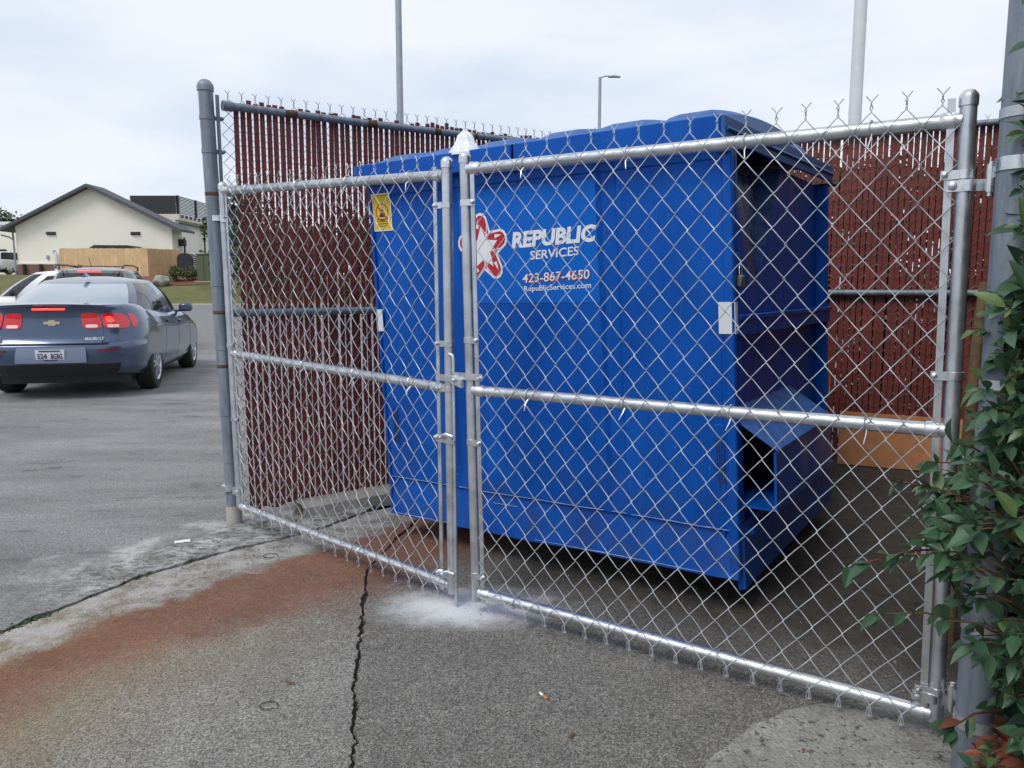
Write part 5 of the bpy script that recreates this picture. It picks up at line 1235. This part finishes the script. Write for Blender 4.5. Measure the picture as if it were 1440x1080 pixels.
def leaf_matrix(p, d, s):
    x = d; up = Vector((rr.gauss(0, .35) - .25, rr.gauss(0, .35) - .45, 1.)); y = up.cross(x).normalized(); z = x.cross(y); M = Matrix((x*s, y*s, z*s)).transposed().to_4x4(); M.translation = p; return M
rest = {k: MB() for k in leafs}
for i, (p, d, s, kd) in enumerate(big_leaves):
    M = leaf_matrix(p, d, s); mbk, me = rr.choice(leafs[kd])
    if i < 300:
        o = bpy.data.objects.new('leaf', me); COL.objects.link(o); o.parent = shrub; M2 = M.copy(); M2.translation = p - shrub.location; o.matrix_local = M2
    else: rest[kd].add([M @ v for v in mbk.v], mbk.f)
for kd, m in (('g', 'leaf_green'), ('l', 'leaf_light'), ('r', 'leaf_red')):
    if rest[kd].v: rest[kd].build('foliage', m, shrub, 50, kind='stuff')
for i, (x, y, h_, r_, lb) in enumerate(((2.85, 2.2, 4.4, .9, 'unseen tall shrub added for shade beyond the right gate post, nearest the gate'), (3.7, 2.9, 4.6, .95, 'unseen tall shrub added for shade right of the enclosure, middle of the row'), (4.6, 3.6, 4.6, .95, 'unseen tall shrub added for shade right of the enclosure, far end of the row'), (2.7, 1.0, 4.2, .85, 'unseen tall shrub added for shade right of the camera, in front of the gate post'))):
    tree('hedge_shrub', lb, x, y, 0, h_, r_, .2, 90+i, size=.20, n=120, per=70, group='unseen shade shrubs along the right side', cat='shrub')  # out of view, added to darken the dumpster's right side
tree('broadleaf_tree', 'unseen tree added for shade to the right of the enclosure above the shrubs', 4.7, 2.0, 0, 6.2, 1.8, 2.2, 99, size=.22, n=110, per=60)  # unseen tree, added to shut out sky on the right
# old cut trunk just inside the gate
tr = thing('tree_stump', 'bare tan cut trunk standing inside the gate beside its right upright', 'trunk', (1.72, 2.72, 0))
MB().tube([(1.62, 2.72, -.02), (1.63, 2.72, .4), (1.645, 2.72, .8), (1.655, 2.73, 1.1), (1.67, 2.73, 1.32)], [.026, .023, .0225, .021, .020], 14).build('trunk', 'wood_trunk', tr, 50)
MB().tube([(1.655, 2.73, 1.1), (1.70, 2.70, 1.22), (1.73, 2.68, 1.30)], [.02, .014, .010], 8).build('branch', 'wood_trunk', tr, 50)
MB().tube([(1.545, 2.70, -.02), (1.553, 2.70, .6), (1.572, 2.70, 1.22)], [.012, .011, .008], 8).build('shoot', 'wood_trunk', tr, 50)

# ---------------------------------------------------------------- litter
cb = thing('cigarette_butt', 'cigarette butt on the grey paving in front of the wide gate leaf', 'cigarette butt', (.103, 2.317, 0))
a = Vector((.090, 2.335, .004)); b = Vector((.112, 2.300, .004)); MB().tube([a, a.lerp(b, .45)], .004, 8).build('paper', 'paper', cb); MB().tube([a.lerp(b, .451), b], .0042, 8).build('filter', 'butt', cb)
def scrap(name, label, cat, x, y, l, w, m, ang, seed, curl=.008):
    mb = MB(); c, s_ = math.cos(ang), math.sin(ang)
    mb.grid(lambda u, v: (x + (u-.5)*l*c - (v-.5)*w*s_, y + (u-.5)*l*s_ + (v-.5)*w*c, .003 + curl*abs(noise.noise((u*2.2, v*2.2, seed)))), 6, 4); return tag(mb.build(name, m, None, 60), label, cat)
scrap('paper_scrap', 'white scrap of paper on the broken concrete near the left post', 'paper', -1.70, 3.83, .075, .04, 'paper', .4, 1.)
scrap('dry_leaf', 'dry orange leaf beside the joint left of the gate', 'leaf', -1.33, 3.76, .036, .014, 'dry_leaf', .2, 2.); scrap('dry_leaf', 'dry brown leaf on the paving left of the long crack', 'leaf', -.735, 2.40, .036, .010, 'dry_leaf', -.3, 3.); scrap('dry_leaf', 'brown leaf on the paving below the cigarette butt', 'leaf', .175, 2.10, .028, .010, 'dry_leaf', .9, 4.)
scrap('dry_leaf', 'dark red leaf on the pale concrete patch at lower right', 'leaf', .82, 2.02, .03, .014, 'leaf_red', .5, 5.)
for x, y, r_, lb in ((-.762, 2.262, .028, 'thin dark wire ring on the paving left of the crack'), (-1.18, 3.62, .035, 'thin dark wire ring near the joint by the gate')):
    pts = [(x + r_*math.cos(t*.35), y + r_*.8*math.sin(t*.35), .003) for t in range(17)]; tag(MB().tube(pts, .0016, 5).build('wire_ring', 'dark_metal', None, 60), lb, 'ring')
mb = MB()
for _ in range(420):
    k = rr.random()
    if k < .35: x, y = rr.gauss(1.15, .28), rr.gauss(1.95, .2)
    elif k < .6: x, y = rr.gauss(-1.5, .35), rr.gauss(3.85, .3)
    else: x, y = rr.uniform(-1.8, 1.3), rr.uniform(1.7, 3.6)
    s = rr.uniform(.002, .006) if k < .6 else rr.uniform(.0015, .0035); mb.lathe([(s*.8, -.003), (s, s*.3), (s*.5, s*.8), (0, s*.85)], (x, y, 0.002), (rr.gauss(0, .2), rr.gauss(0, .2), 1), 5)
struct(mb.build('gravel', 'rock'), 'stuff')
